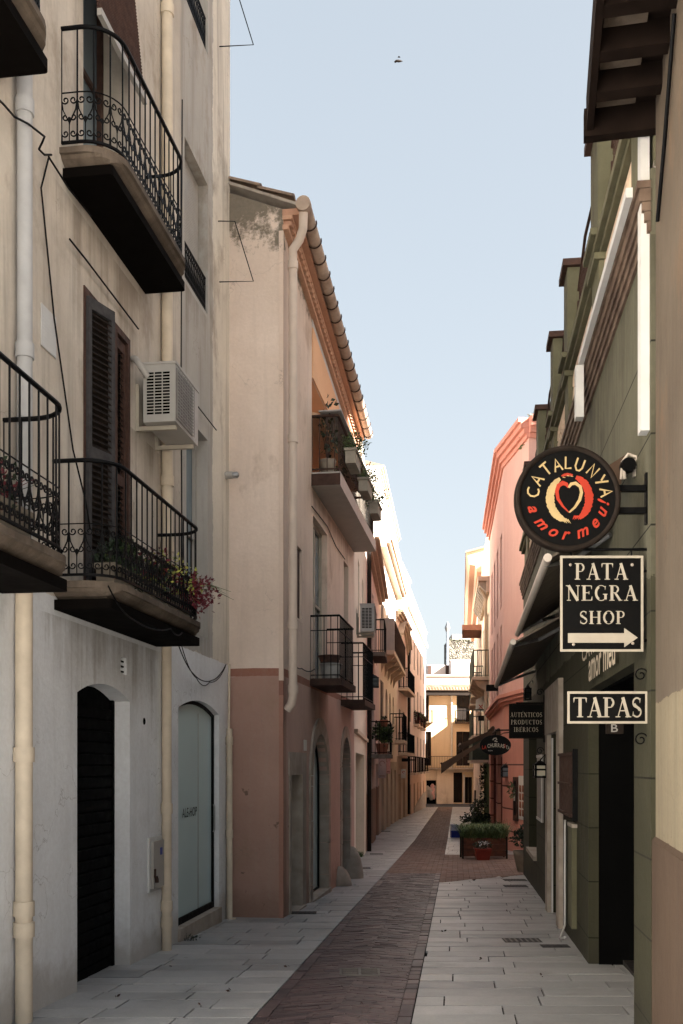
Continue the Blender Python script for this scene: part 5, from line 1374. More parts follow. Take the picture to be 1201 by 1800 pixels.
# long tubular lamp and awning arms above the round sign
def awning(name, label, W, s0, s1_, n1, z0, z1, fm, bar='awning_metal', valance=.0, arms=True, n0=.02, striped=None, group='shop awnings'):
    T = W.at; t = thing(name, label, 'awning', T((s0+s1_)/2, .05, min(z0, z1)), group)
    m = MB(); m.prism([(s0, n0, z0), (s0, n1, z1), (s0, n1, z1-.02), (s0, n0, z0-.02)], (s1_-s0, 0, 0), T); m.build('fabric', fm, t)
    m = MB(); m.tube([T(s0-.03, n1, z1), T(s1_+.03, n1, z1)], .032, 10); m.build('front_bar', bar, t)
    m = MB(); m.tube([T(s0-.02, n0+.05, z0+.03), T(s1_+.02, n0+.05, z0+.03)], .055, 10); m.build('roller_tube', fm, t)
    if valance:
        for ss in (s0, s1_-.02): m = MB(); m.prism([(ss, n0, z0-.022), (ss, n1, z1-.022), (ss, n1, z1-valance), (ss, (n0+n1)/2, (z0+z1)/2-.13), (ss, n0, z0-.16)], (.02, 0, 0), T); m.build('side_flap', fm, t)
    if valance: m = MB(); m.box((s0, n1-.01, z1-valance), (s1_, n1+.006, z1-.01), T); m.build('valance', fm, t)
    if arms:
        for s in (s0+.15, s1_-.15):
            m = MB(); md = T(s+(.35 if s < (s0+s1_)/2 else -.35), (n0+n1)/2, (z0+z1)/2-.08); m.tube([T(s, n0, z0-.12), md], .022, 6); m.tube([md, T(s, n1, z1-.02)], .018, 6); m.build('folding_arm', 'metal_grey' if fm != 'fabric_brown' else 'iron_rust', t)
    return t
awning('folded_awning', 'half folded taupe awning with long pale bar high on the green wall', WG, g(7.4), g(11.7), .50, 3.62, 3.30, 'fabric_grey')
awning('folded_awning', 'lower taupe awning with pale front bar at the far end of the green wall', WG, g(10.3), g(16.0), .62, 3.36, 3.03, 'fabric_grey')
t = thing('arm_joint', 'cream metal awning end fitting above the round sign', 'awning fitting', TG(g(6.6), .1, 3.5))
m = MB(); c = P(1104, 818, 6.5); m.lathe([(.045, -.03), (.052, 0), (.045, .05)], c, 14, Vector((0, 1, 0))); m.build('hub', 'iron', t)
m = MB(); m.tube([P(1092, 842, 6.5), P(1094, 812, 6.5), P(1104, 798, 6.5), P(1118, 803, 6.5), P(1128, 818, 6.5), P(1129, 838, 6.5)], .010, 6); m.tube([P(1098, 842, 6.5), P(1096, 826, 6.5)], .012, 6); m.tube([P(1116, 820, 6.5), P(1128, 822, 6.5)], .006, 4); m.box(tuple(P(1115, 836, 6.52)), tuple(P(1122, 810, 6.56))); m.build('end_plate', 'awning_metal', t)
m = MB(); m.prism([P(1070, 818, 6.6), P(1098, 800, 6.6), P(1092, 850, 6.6), P(1080, 852, 6.6)], (0, .9, .1)); m.build('rolled_fabric', 'fabric_brown', t)

# ---------------- hanging signs ----------------
ys = 6.12
def px2(px, py, Y=ys): return P(px, py, Y)
t = thing('round_sign', 'big round black sign with a red and cream heart and brown rim', 'hanging sign', px2(996, 970))
c = px2(996.5, 878); r_ = 92.5/F*ys
m = MB(); m.lathe([(r_*.93, -.026), (r_*.93, .026)], c, 64, Vector((0, 1, 0))); m.build('disc', 'black', t)
m = MB(); m.lathe([(r_*.90, -.03), (r_*.93, -.042), (r_*.985, -.042), (r_, -.03), (r_, .03), (r_*.985, .042), (r_*.93, .042), (r_*.90, .03)], c, 64, Vector((0, 1, 0)), closed_ends=False); m.build('rim', 'wood_dark', t)
fy = ys-.0275
def CT(u, v, w=0): return Vector((c.x+u*r_, fy-w, c.z+v*r_))
def ribbon(mb, pts, ws, w=0.0):
    n = len(pts); L = []; Rr = []
    for i, p in enumerate(pts):
        a = pts[max(i-1, 0)]; b = pts[min(i+1, n-1)]; dx, dy = b[0]-a[0], b[1]-a[1]; l = math.hypot(dx, dy) or 1; k = ws[i]/2
        L.append((p[0]-dy/l*k, p[1]+dx/l*k)); Rr.append((p[0]+dy/l*k, p[1]-dx/l*k))
    mb.add([CT(a, b, w) for a, b in L+Rr], [(i, i+1, n+i+1, n+i) for i in range(n-1)])
ARC = {'C': [[(.45,.38),(.2,.45),(-.1,.4),(-.3,.15),(-.3,-.15),(-.1,-.42),(.2,-.45),(.42,-.36)]], 'A': [[(-.35,-.5),(0,.5),(.35,-.5)],[(-.22,-.12),(.24,-.12)]], 'T': [[(-.38,.45),(.38,.5)],[(0,.47),(.02,-.5)]], 'L': [[(-.2,.5),(-.22,-.45),(.3,-.42)]], 'U': [[(-.32,.5),(-.32,-.2),(-.1,-.48),(.15,-.46),(.32,-.2),(.34,.5)]], 'N': [[(-.3,-.5),(-.3,.5),(.3,-.5),(.32,.52)]], 'Y': [[(-.32,.5),(0,0)],[(.34,.5),(-.08,-.5)]]}
m = MB(); word = 'CATALUNYA'; k_ = 0
for i, ch in enumerate(word):
    an = R((171, 149, 127, 108, 90, 71, 48, 28, 9)[i]); rr = (.67, .68, .69, .66, .67, .67, .70, .71, .73)[i]; hh = .235; ww = .215
    for stn in ARC[ch]:
        pts = []
        for u, v in stn:
            uu, vv = u*ww, v*hh; pts.append(((rr+vv)*math.cos(an)+uu*math.sin(an), (rr+vv)*math.sin(an)-uu*math.cos(an)))
        k_ += 1; ribbon(m, pts, [.034]*len(pts), .0003+k_*.00004)
m.build('upper_lettering', 'gold_paint', t)
m = MB(); word = 'amor meu!'; angs = [197, 224, 247, 267, 0, 293, 318, 339, 354]
for ch, ad in zip(word, angs):
    if ch == ' ': continue
    an = R(ad); vs, fs = text_geo(ch, .35, .022); x0, x1 = min(v[0] for v in vs), max(v[0] for v in vs); cx_ = (x0+x1)/2; sc_ = .31; rr = .70
    pv = []
    for x, y in vs:
        uu = (x-cx_)*sc_; vv = (y-.25)*sc_; pv.append(CT(rr*math.cos(an)-uu*math.sin(an)-vv*math.cos(an), rr*math.sin(an)+uu*math.cos(an)-vv*math.sin(an), .0012))
    m.add(pv, fs)
m.build('lower_lettering', 'red_paint', t)
def brush(cx, cy, rx, ry, a0, a1, w, jag, n=40, seed=1):
    r2 = random.Random(seed); pts = []; ws = []
    for i in range(n+1):
        k = i/n; a = R(a0+(a1-a0)*k); pts.append((cx+rx*math.cos(a), cy+ry*math.sin(a))); ws.append(w*(math.sin(math.pi*min(max(k, .03), .97))**.35)*(1+jag*r2.uniform(-1, 1)))
    return pts, ws
m = MB(); ribbon(m, *brush(.02, .0, .36, .42, 118, 262, .155, .14, seed=3), .0004)
for k, (x, y) in enumerate(((-.02, .43), (.05, .42), (-.10, .40))): ribbon(m, [(x, y), (x+.05, y-.01)], [.02, .01], .0006+k*.0001)
for k in range(4): ribbon(m, [(-.10+.03*k, -.40), (-.05+.035*k, -.47-.01*(k % 2))], [.03, .004], .0010+k*.0001)
m.build('cream_brush_arc', 'gold_paint', t)
m = MB(); ribbon(m, *brush(.04, -.0, .36, .42, 72, -62, .16, .14, seed=5), .0004); ribbon(m, *brush(.0, .03, .33, .42, 112, 74, .05, .4, seed=6), .0005)
for k in range(4): ribbon(m, [(.13+.03*k, -.33), (.09+.035*k, -.40-.01*(k % 2))], [.04, .004], .0010+k*.0001)
m.build('red_brush_arc', 'red_paint', t)
hl = [(.02, -.27), (-.10, -.15), (-.19, -.01), (-.215, .13), (-.18, .24), (-.10, .29), (-.03, .265), (.01, .20)]
hr = [(.02, -.27), (.13, -.17), (.22, -.03), (.255, .11), (.23, .22), (.14, .285), (.06, .27), (.01, .20)]
m = MB(); ribbon(m, hl, [.02, .04, .06, .07, .08, .09, .07, .03], .0015); m.build('heart_left_stroke', 'red_paint', t)
m = MB(); ribbon(m, hr, [.03, .045, .06, .06, .06, .065, .06, .04], .0019); m.build('heart_right_stroke', 'gold_paint', t)
m = MB()
for yy in (859, 898):
    a = px2(1084, yy); b = px2(1141, yy-2, 6.1); m.box((a.x, ys-.02, a.z-.018), (b.x, ys+.02, a.z+.018))
a = px2(1134, 832); m.box((a.x, ys-.02, px2(0, 922).z), (a.x+.03, ys+.02, a.z)); m.build('bracket', 'iron', t)

def panel_sign(name, label, x0, x1, y0, y1, Y, border, th=.03, mat='black', bm='cream_paint', bw=.011):
    a, b = P(x0, y1, Y), P(x1, y0, Y); t = thing(name, label, 'hanging sign', P((x0+x1)/2, y1, Y))
    m = MB(); m.box((a.x, Y, a.z), (b.x, Y+th, b.z)); m.build('panel', mat, t)
    if border:
        m = MB(); f = Y-.003; w = bw
        m.box((a.x-.004, f, a.z-.004), (b.x+.004, Y-.0002, a.z+w)); m.box((a.x-.004, f, b.z-w), (b.x+.004, Y-.0002, b.z+.004)); m.box((a.x-.004, f, a.z+w), (a.x+w, Y-.0002, b.z-w)); m.box((b.x-w, f, a.z+w), (b.x+.004, Y-.0002, b.z-w)); m.build('border', bm, t)
    def TT(u, v, w=0): p = P(u, v, Y); return Vector((p.x, Y-.0012-w, p.z))
    return t, TT
t, TT = panel_sign('shop_sign', 'tall black sign with serif words and a thick white arrow pointing right', 985.5, 1129.5, 978, 1144.5, ys, True)
m = MB(); serif(m, 'PATA', 1010, 1104, 1019, 990, TT); serif(m, 'NEGRA', 995, 1121, 1056, 1029, TT); serif(m, 'SHOP', 1018, 1099, 1097, 1074, TT); m.build('lettering', 'cream_paint', t)
m = MB(); m.add([TT(*p) for p in ((998, 1113), (1097, 1113), (1097, 1104), (1121, 1121), (1097, 1138), (1097, 1130), (998, 1130))], [(0, 1, 2, 3, 4, 5, 6)]); m.build('arrow', 'cream_paint', t)
m = MB()
for x, y in ((1002.5, 993), (1111, 993), (1008, 1133), (1112, 1131)):
    m = MB(); m.lathe([(.010, 0), (.006, .004)], TT(x, y, .001), 8, Vector((0, -1, 0))); m.build('screw', 'stone', t)
def scrollarm(mb, p0, p1, r=.008, curl=.035):
    p0, p1 = Vector(p0), Vector(p1); mb.tube([p0, p1], r, 5); d = (p1-p0).normalized()
    for c0, sg in ((p0.lerp(p1, .5), 1),):
        mb.tube([c0+d*(curl*math.cos(a)*(1-k*.05))+Vector((0, 0, sg*(curl*(1-k*.05)*math.sin(a)+curl))) for k, a in [(i, i*.55) for i in range(15)]], r*.7, 4)
for xx in (1004, 1110):
    m = MB(); a = P(xx, 978, ys+.015); b = P(xx, 966, ys+.015); m.tube([a, b], .006, 5); m.build('hook', 'iron', t)
m = MB(); a = P(990, 966, ys+.015); b = P(1141, 966, ys+.015); m.tube([a, b], .009, 5); m.build('hanging_bar', 'iron', t)
m = MB()
for yy in (1004, 1126): a = P(1129, yy, ys+.02); b = P(1146, yy, ys+.02); m.tube([a, b], .010, 5); m.box((a.x+.03, ys, a.z-.05), (a.x+.05, ys+.04, a.z+.05))
m.build('bracket', 'iron', t)
t, TT = panel_sign('shop_sign', 'wide black sign reading TAPAS in white serif capitals', 998, 1137, 1216.5, 1271, ys, True)
m = MB(); serif(m, 'TAPAS', 1007, 1129, 1261, 1226, TT, gap=.0); m.build('lettering', 'cream_paint', t)
m = MB(); x = P(1139.5, 0, ys+.02).x; m.tube([(x, ys+.02, P(0, 1152, ys).z), (x, ys+.02, P(0, 1325, ys).z)], .009, 5)
for yy in (1186, 1300):
    cz = P(0, yy, ys).z; cx_ = P(1128, 0, ys).x
    m.tube([(cx_+.045*(1-i*.045)*math.cos(i*.5), ys+.02, cz+.045*(1-i*.045)*math.sin(i*.5)) for i in range(18)], .006, 4)
m.build('scroll_bracket', 'iron', t)
t = thing('letter_plate', 'small dark plate with a pale letter inside the entrance recess', 'hanging sign', P(1080, 1290, 7.4)); a, b = P(1066, 1290, 7.4), P(1096, 1272, 7.4)
m = MB(); m.box((a.x, 7.4, a.z), (b.x, 7.43, b.z+.06)); m.build('panel', 'wood_dark', t); m = MB(); text_fit(m, 'B', P(1074, 0, 7.4).x, P(1086, 0, 7.4).x, P(0, 1287, 7.4).z, P(0, 1273, 7.4).z, lambda u, v, w: Vector((u, 7.398, v)), 0, .01); m.build('lettering', 'grey_plastic', t)
t, TT = panel_sign('shop_sign', 'square black sign with three lines of small serif capitals', 895, 955.5, 1237.5, 1298, 14.1, True, bm='wood_dark', bw=.012)
m = MB(); serif(m, 'AUTE´NTICOS', 897, 953.5, 1260.5, 1252.5, TT, weight=.8, gap=.12); serif(m, 'PRODUCTOS', 898, 952.5, 1273.5, 1265.5, TT, weight=.8, gap=.12); serif(m, 'IBE´RICOS', 903, 947, 1286.5, 1278.5, TT, weight=.8, gap=.12); m.build('lettering', 'dim_cream', t)
m = MB(); a = P(957, 0, 14.1).x; m.tube([(a, 14.12, P(0, 1222, 14.1).z), (a, 14.12, P(0, 1305, 14.1).z)], .012, 5); m.tube([(a-.4, 14.12, P(0, 1236, 14.1).z), (a+.1, 14.12, P(0, 1236, 14.1).z)], .012, 5)
for yy in (1217, 1320):
    cz = P(0, yy, 14.1).z; m.tube([(a-.06+.055*(1-i*.045)*math.cos(i*.5), 14.12, cz+.055*(1-i*.045)*math.sin(i*.5)) for i in range(18)], .008, 4)
m.build('scroll_bracket', 'iron', t)
# oval sign
Yo = 24.6; t = thing('oval_sign', 'black oval sign with curved white and red words', 'hanging sign', P(871, 1328, Yo)); c = P(870.7, 1310, Yo)
m = MB(); n = 40; rx, rz = 27.5/F*Yo, 18/F*Yo
m.prism([(c.x+rx*math.cos(2*math.pi*i/n), Yo, c.z+rz*math.sin(2*math.pi*i/n)) for i in range(n)], (0, .05, 0)); m.build('panel', 'black', t)
def OT(u, v, w=0): p = P(u, v, Yo); return Vector((p.x, Yo-.004-w, p.z))
def arcword(mb, txt, xs, y0, hgt, sag, cx0=870.7, wd=5.0):
    for ch, x in zip(txt, xs):
        if ch == ' ': continue
        dy = ((x-cx0)/22)**2*sag; text_fit(mb, ch, x-wd/2, x+wd/2, y0+dy, y0+dy-hgt, OT, 0, .02)
m = MB(); arcword(m, 'CHURRAS', [858.5, 863, 867.5, 872, 876.5, 881, 885], 1313.5, 7, 4, wd=3.9); arcword(m, 'TA', [890.5, 894], 1313.5, 6, 4, wd=3.4)
text_fit(m, 'MADRID', 858, 866, 1320.5, 1318.8, OT, 0, .01)
m.tube([OT(866, 1301), OT(868, 1298), OT(872, 1297.5), OT(873, 1300), OT(869, 1303), OT(874, 1304)], .018, 4); m.build('white_lettering', 'cream_paint', t)
m = MB(); text_fit(m, 'LA', 847, 855, 1317, 1310.5, OT, .1, .02); text_fit(m, 'K', 886.3, 889, 1314.5, 1308, OT, 0, .02); m.build('red_lettering', 'red_paint', t)
m = MB(); m.tube([(c.x, Yo+.02, c.z+rz), (c.x, Yo+.02, c.z+rz+.12), (c.x+.75, Yo+.02, c.z+rz+.12)], .02, 5); m.build('bracket', 'iron', t)
# dark box signs and white pennant further on
def boxsign(label, x0, x1, y0, y1, Y, mat='black'):
    a, b = P(x0, y1, Y), P(x1, y0, Y); t = thing('box_sign', label, 'hanging sign', P((x0+x1)/2, y1, Y), 'dark box signs on the right row'); m = MB(); m.box((a.x, Y, a.z), (b.x, Y+.12, b.z)); m.build('case', mat, t)
    m = MB(); m.box((b.x, Y+.03, (a.z+b.z)/2-.03), (b.x+.35, Y+.08, (a.z+b.z)/2+.03)); m.build('bracket', 'iron', t); return t
boxsign('upper long black box sign sticking out of the coral house', 855, 887, 1203.5, 1214.5, 31.5); boxsign('lower black box sign below the white cross sign', 841, 861, 1258, 1267, 38)
boxsign('small dark box sign on the left row near the last balcony', 706, 719, 1333, 1339, 49)
Yx = 41; t = thing('white_sign', 'white angular sign with a red cross mark over the right pavement', 'hanging sign', P(845, 1251, Yx)); m = MB()
m.prism([P(836, 1251, Yx), P(853.5, 1251, Yx), P(857, 1219, Yx), P(836.5, 1230, Yx)], (0, .05, 0)); m.build('panel', 'white_paint', t)
m = MB(); m.tube([P(841.5, 1246, Yx-.02), P(848, 1239, Yx-.02)], .022, 4); m.tube([P(841.5, 1239, Yx-.03), P(848, 1246, Yx-.03)], .022, 4); m.build('cross_mark', 'red_paint', t)
m = MB(); m.tube([P(854, 1240, Yx), P(862, 1240, Yx)], .03, 5); m.build('bracket', 'iron', t)
t = thing('shop_sign', 'small white and orange sign over a doorway deep in the left row', 'hanging sign', P(709, 1368, 48)); a, b = P(705, 1368, 48), P(713, 1352, 48); m = MB(); m.box((a.x, 48, a.z), (b.x, 48.06, b.z)); m.build('panel', 'white_paint', t)
m = MB(); m.tube([(a.x+.11+.05*math.cos(k*.7), 47.99, b.z-.15+.05*math.sin(k*.7)) for k in range(8)], .02, 4); m.build('printed_mark', 'red_paint', t)

# ---------------- RIGHT: coral house ----------------
bc_ = thing('coral_house', 'coral pink house with slanting side, moulded roof edge and red shopfront', 'house', (5.2, 30, -.7))
TP0, TP1 = WP0.at, WP1.at
zc = 3.62
hw = []
for i, Yw in enumerate((28.9, 30.9, 32.8, 34.6)):
    hw += [(WP1.sY(Yw), WP1.sY(Yw+.85), 6.35, 8.5, .18), (WP1.sY(Yw), WP1.sY(Yw+.85), 3.9, 5.85, .18)]
m = MB(); facade(m, WP0, 0, WP0.L, zc, 10.55, [], depth=.3, ends=False, top=False); facade(m, WP1, 0, WP1.L, zc, 10.55, hw, depth=6, top=False)
A3 = WP0.at(0, 0, 0); cr = Vector((12, 26.6, 0))
m.quad((A3.x, A3.y, zc), (cr.x, cr.y, zc), (cr.x, cr.y, 10.55), (A3.x, A3.y, 10.55))
m.build('wall', 'coral', bc_)
m = MB(); facade(m, WP0, 0, WP0.L, -1.4, zc, [], depth=.3, ends=False, top=False); facade(m, WP1, 0, WP1.L, -1.6, zc, [(WP1.sY(28.6), WP1.sY(31.2), -1.2, 2.4, .35), (WP1.sY(32.2), WP1.sY(36), -1.4, 2.4, .35)], depth=6, top=False)
m.quad((A3.x, A3.y, -1.4), (cr.x, cr.y, -1.4), (cr.x, cr.y, zc), (A3.x, A3.y, zc)); m.build('ground_floor_wall', 'coral_low', bc_)
for h in hw:
    a, b, c, d = h[:4]; f = MB(); f.box((a+.01, -.16, c), ((a+b)/2-.008, -.12, d-.01), TP1); f.box(((a+b)/2+.008, -.16, c), (b-.01, -.12, d-.01), TP1); f.build('shutter', 'wood_rust', bc_)
WP2 = Wall(A3.x, A3.y, cr.x, cr.y, 1)
m = MB()
for k, (n, z0_, z1_) in enumerate(((.05, 10.1, 10.22), (.12, 10.225, 10.36), (.2, 10.365, 10.5), (.27, 10.505, 10.62))):
    for W in (WP0, WP1, WP2): m.box((-.0, -.02, z0_-k*.0), (W.L, n, z1_), W.at)
m.build('roof_moulding', 'coral_low', bc_)
m = MB(); m.add([(4.7, 25.6, 10.6), (4.55, 28, 10.6), (5.5, 37, 10.6), (11.5, 37, 10.6), (12, 26.7, 10.6)], [(0, 1, 2, 3, 4)]); m.build('roof', 'tile_roof', bc_)
m = MB()
for n, z0_, z1_ in ((.06, 3.42, 3.5), (.13, 3.505, 3.60), (.19, 3.605, 3.70)):
    for W in (WP0, WP1): m.box((0, -.01, z0_), (W.L, n, z1_), W.at)
m.build('string_course', 'coral_low', bc_)
for (y0_, y1_) in ((28.6, 31.2), (32.2, 36)):
    a, b = WP1.sY(y0_), WP1.sY(y1_); m = MB()
    k = 5
    for i in range(k+1):
        s = a+(b-a)*i/k; m.box((s-.05, -.26, -1.2), (s+.05, -.10, 2.3), TP1)
    m.box((a, -.25, 2.0), (b, -.11, 2.39), TP1); m.box((a, -.25, -1.2), (b, -.12, -.3), TP1); o = m.build('red_shopfront', 'wood_red', bc_)
    q = MB(); q.box((a+.02, -.31, -1.1), (b-.02, -.28, 2.38), TP1); q.build('pane', 'glass_dark', o)
m = MB(); 
for s, z in ((.9, 0),): m.box((WP0.sY(25.9), .001, .02), (WP0.sY(26.35), .03, 1.45), TP0)
# menu boards on the slanting coral wall
t = thing('menu_case', 'wooden framed menu case with a small plant on the coral wall', 'menu case', TP0(WP0.sY(27.0), .02, .2)); a, b = sorted((WP0.s(904.5), WP0.s(911.5))); z0_, z1_ = WP0.z(908, 1443), WP0.z(908, 1366)
m = MB(); m.box((a, .005, z0_), (b, .05, z1_), TP0); m.build('frame', 'wood_rust', t); m = MB(); m.box((a+.12, .051, z0_+.15), (b-.12, .06, z1_-.1), TP0); m.build('board', 'black', t)
m = MB(); m.box((a+.14, .061, (z0_+z1_)/2-.05), (b-.14, .066, (z0_+z1_)/2+.25), TP0); m.build('menu_sheet', 'paper', t)
m = MB(); leaves(m, TP0((a+b)/2, .1, z1_-.35), (.15, .12, .2), 60, .1); m.build('foliage', 'leaf_olive', t)
t = thing('photo_menu', 'white menu sheet with rows of food photos on the coral wall', 'menu sheet', TP0(WP0.sY(26), .02, .2)); a, b = sorted((WP0.s(912.5), WP0.s(924))); z0_, z1_ = WP0.z(918, 1441), WP0.z(918, 1364)
m = MB(); m.box((a, .005, z0_), (b, .02, z1_), TP0); m.build('sheet', 'paper', t)
m = MB()
for i in range(4):
    for j in range(2):
        z = z0_+.08+i*(z1_-z0_-.3)/4; s = a+.10+j*(b-a-.1)/2; m.lathe([(.0, .003), (.12, .003), (.12, .0)], TP0(s+(b-a)*.18, .021, z+.1), 4, Vector((WP0.n.x, WP0.n.y, 0)), closed_ends=False); m.box((s, .0205, z), (s+(b-a-.1)/2-.14, .022, z+.17), TP0)
m.build('food_photos', 'photo_red', t)
bush('parapet_weed', 'straggly weeds growing on the roof edge of the coral house', 'weeds', P(938, 800, 25.8), .9, .4, ('leaf_olive',), None, n=140, size=.14)
awning('brown_awning', 'brown striped awning reaching over the right pavement at the coral house', WP1, WP1.sY(29.3), WP1.sY(32.0), 1.75, 2.75, 1.80, 'fabric_brown', 'iron_rust', .30)
awning('brown_awning', 'second brown awning just behind the first at the coral house', WP1, WP1.sY(32.8), WP1.sY(36.0), 1.15, 2.95, 2.45, 'fabric_brown', 'awning_metal', .22)
lantern('dark lantern on the red shopfront of the coral house', P(888, 1366, 27.6), .36, .2, (.2, .1), lit='glass_blue')

# ---------------- RIGHT: cream houses ----------------
bA = house('cream_balcony_house', 'cream house with green iron balconies and bracketed cornice on the right', WA, 'creamA', 10.9,
    [(hY(WA, 38, 39.1, 5.1, 7.6), 'shutter'), (hY(WA, 40.4, 41.5, 5.1, 7.6), 'shutter'), (hY(WA, 42.8, 43.9, 5.1, 7.6), 'shutter'), (hY(WA, 38.4, 39.6, 2.3, 4.3), 'shutter'), (hY(WA, 41.4, 42.6, 2.3, 4.3), 'shutter'), (hY(WA, 37.6, 39.6, -2, 1.5, .3), 'door'), (hY(WA, 40.6, 42.6, -2, 1.5, .3), 'door')], roof=None)
m = MB(); m.box((.0, -6, 10.9), (WA.L, -.001, 10.95), WA.at); m.build('roof', 'white_wall', bA)
m = MB(); m.box((0, -.01, 8.62), (WA.L, .42, 8.78), WA.at); m.box((0, -.01, 8.2), (WA.L, .12, 8.61), WA.at); m.build('cornice', 'cornice_light', bA)
for i in range(12):
    s = .25+i*.62; m = MB(); m.prism([(s, .121, 8.615), (s, .40, 8.615), (s, .36, 8.5), (s, .16, 8.25), (s, .121, 8.22)], (.2, 0, 0), WA.at); m.build('bracket', 'stone', bA)
m = MB(); m.box((0, -5.9, 8.782), (WA.L, .002, 10.88), WA.at)
m.build('upper_storey_skin', 'white_wall', bA)
gl = dict(th=.13, r=0, slabmat='cornice_light', step=.14, rb=.018, rr=.022, mat='iron_green')
M['iron_green'] = simple('dark_green_iron', (.05, .062, .045), .6, .3, 12)
balcony(bA, WA, WA.sY(37.6), WA.sY(43.8), .62, 5.1, 1.0, label='upper long iron balcony', **gl)
balcony(bA, WA, WA.sY(38.6), WA.sY(43.9), .62, 2.9, 1.0, label='lower long iron balcony', **gl)
for s in (.9, 2.8, 4.7, 6.4):
    m = MB(); m.prism([(s, 0, 4.965), (s, .55, 4.965), (s, .45, 4.8), (s, .15, 4.6), (s, 0, 4.35)], (.18, 0, 0), WA.at); m.build('bracket', 'cornice_light', bA)
pipe(bA, [WA.at(.6, .35, 8.5), WA.at(1.0, .1, 8.1), WA.at(1.0, .1, 2.0)], .06, 'cornice_light')
bB = house('eaved_sand_house', 'tall sand coloured house with wide boxed eave at the far right', WB, 'creamB', 11.0,
    [(hY(WB, 46+i*4, 47.1+i*4, 5.0, 7.4), 'shutter') for i in range(6)]+[(hY(WB, 46+i*4, 47.1+i*4, 2.0, 4.2), 'shutter') for i in range(6)]+[(hY(WB, 46+i*5, 48+i*5, -2, 1.0, .3), 'door') for i in range(5)]+[(hY(WB, 46+i*4, 47.1+i*4, 8.2, 10.2), 'shutter') for i in range(6)], roof=None)
m = MB(); m.prism([(1.6, -.01, 10.7), (1.6, .22, 10.7), (1.6, .3, 11.0), (1.6, .55, 11.05), (1.6, .65, 11.5), (1.6, .72, 11.6), (1.6, -5, 13.0), (1.6, -5, 11.0), (1.6, -.01, 11.0)], (WB.L-1.6, 0, 0), WB.at); m.build('boxed_eave', 'cornice_brick', bB)
m = MB(); m.prism([(1.5, .74, 11.58), (1.5, .74, 11.66), (1.5, -5, 13.1), (1.5, -5, 13.0)], (WB.L-1.4, 0, 0), WB.at); m.build('roof', 'tile_roof', bB)
for z, y0_ in ((5.0, 45.6), (1.95, 45.5), (5.0, 52)): balcony(bB, WB, WB.sY(y0_), WB.sY(y0_+5), .5, z, 1.0, **gl)
m = MB(); m.box((WB.sY(46), .0, 8.0), (WB.sY(49), .9, 8.25), WB.at); m.build('canopy', 'terracotta', bB)
# green shopfront posts and dark awning case low on the cream house
t = thing('green_shopfront', 'narrow green and cream shopfront posts hung with plants on the right', 'shopfront', WA.at(1, .05, -.9))
for i in range(4):
    s = WA.sY(37.3)+i*1.1; m = MB(); m.box((s, .005, -1.0), (s+.16, .07, 1.8), WA.at); m.build('post', simple('pale_green_paint', (.14, .19, .09), .7) if i == 0 else bpy.data.materials['pale_green_paint'], t)
m = MB()
for i in range(8): leaves(m, WA.at(WA.sY(37.3)+rnd.uniform(0, 4), .12, rnd.uniform(-.6, 1.6)), (.15, .12, .3), 40, .12)
m.build('hanging_foliage', 'leaf_dark', t)
t = thing('awning_case', 'dark green closed shop canopy box on the right wall beside the oval sign', 'canopy box', WA.at(1, .1, 1.9)); m = MB(); m.box((WA.sY(37.4), .01, 1.95), (WA.sY(43.2), .62, 2.72), WA.at); m.build('case', 'iron_green', t); m = MB(); m.box((WA.sY(37.35), .0, 1.85), (WA.sY(43.3), .68, 1.945), WA.at); m.build('ledge', 'cornice_light', t)

# ---------------- street objects on the right ----------------
def U(px, py, dY=0):
    """point on the ground seen at a photo pixel"""
    Y = 10.0
    for _ in range(60): Y = .5*Y+.5*(E-zg(Y))*F/max(py-H, 1)
    Y += dY; return Vector(((px-600)/F*Y, Y, zg(Y)))
base = U(852, 1510); Yb = base.y
t = thing('wooden_planter', 'long stained wooden planter full of arching grass', 'planter', base)
x0, x1 = (812-600)/F*Yb, (892-600)/F*Yb; zb_ = base.z; m = MB()
for i in range(3):
    z = zb_+.06+i*.15; m.box((x0+.03, Yb, z), (x1-.03, Yb+.03, z+.143)); m.box((x0+.03, Yb+.40, z), (x1-.03, Yb+.43, z+.143))
    m.box((x0+.035, Yb+.03, z), (x0+.06, Yb+.40, z+.143)); m.box((x1-.06, Yb+.03, z), (x1-.035, Yb+.40, z+.143))
m.build('planks', 'wood_plank', t)
for px_ in (x0, x1-.04):
    for yy in (Yb-.02, Yb+.41): m = MB(); m.box((px_, yy, zb_), (px_+.04, yy+.04, zb_+.54)); m.build('post', 'wood_dark', t)
m = MB(); m.box((x0+.06, Yb+.03, zb_+.42), (x1-.06, Yb+.40, zb_+.45)); m.build('soil', 'soil', t)
m = MB(); blades(m, ((x0+x1)/2, Yb+.2, zb_+.44), (x1-x0)/2-.02, .2, 1700, .42, .007, droop=.9); blades(m, ((x0+x1)/2+.2, Yb+.2, zb_+.44), .45, .15, 90, .52, .004, droop=.35); m.build('grass', 'grassy', t)
p = U(848, 1512); t = thing('red_pot', 'dark red square pot with white flowers in front of the wooden planter', 'potted plant', p); w = .15
def sqpot(m, c, w0, w1, h, rimh=.04):
    for (a, b, z0_, z1_) in ((w0, w1*.95, 0, h-rimh), (w1, w1, h-rimh, h)):
        vs = [(c.x+sx*a, c.y+sy*a*.9, c.z+z0_) for sx, sy in ((-1,-1),(1,-1),(1,1),(-1,1))]+[(c.x+sx*b, c.y+sy*b*.9, c.z+z1_) for sx, sy in ((-1,-1),(1,-1),(1,1),(-1,1))]
        m.add(vs, [(0,3,2,1),(4,5,6,7),(0,1,5,4),(1,2,6,5),(2,3,7,6),(3,0,4,7)])
m = MB(); sqpot(m, p+Vector((0, 0, 0)), .14, .20, .28); m.build('pot', 'pot_red', t)
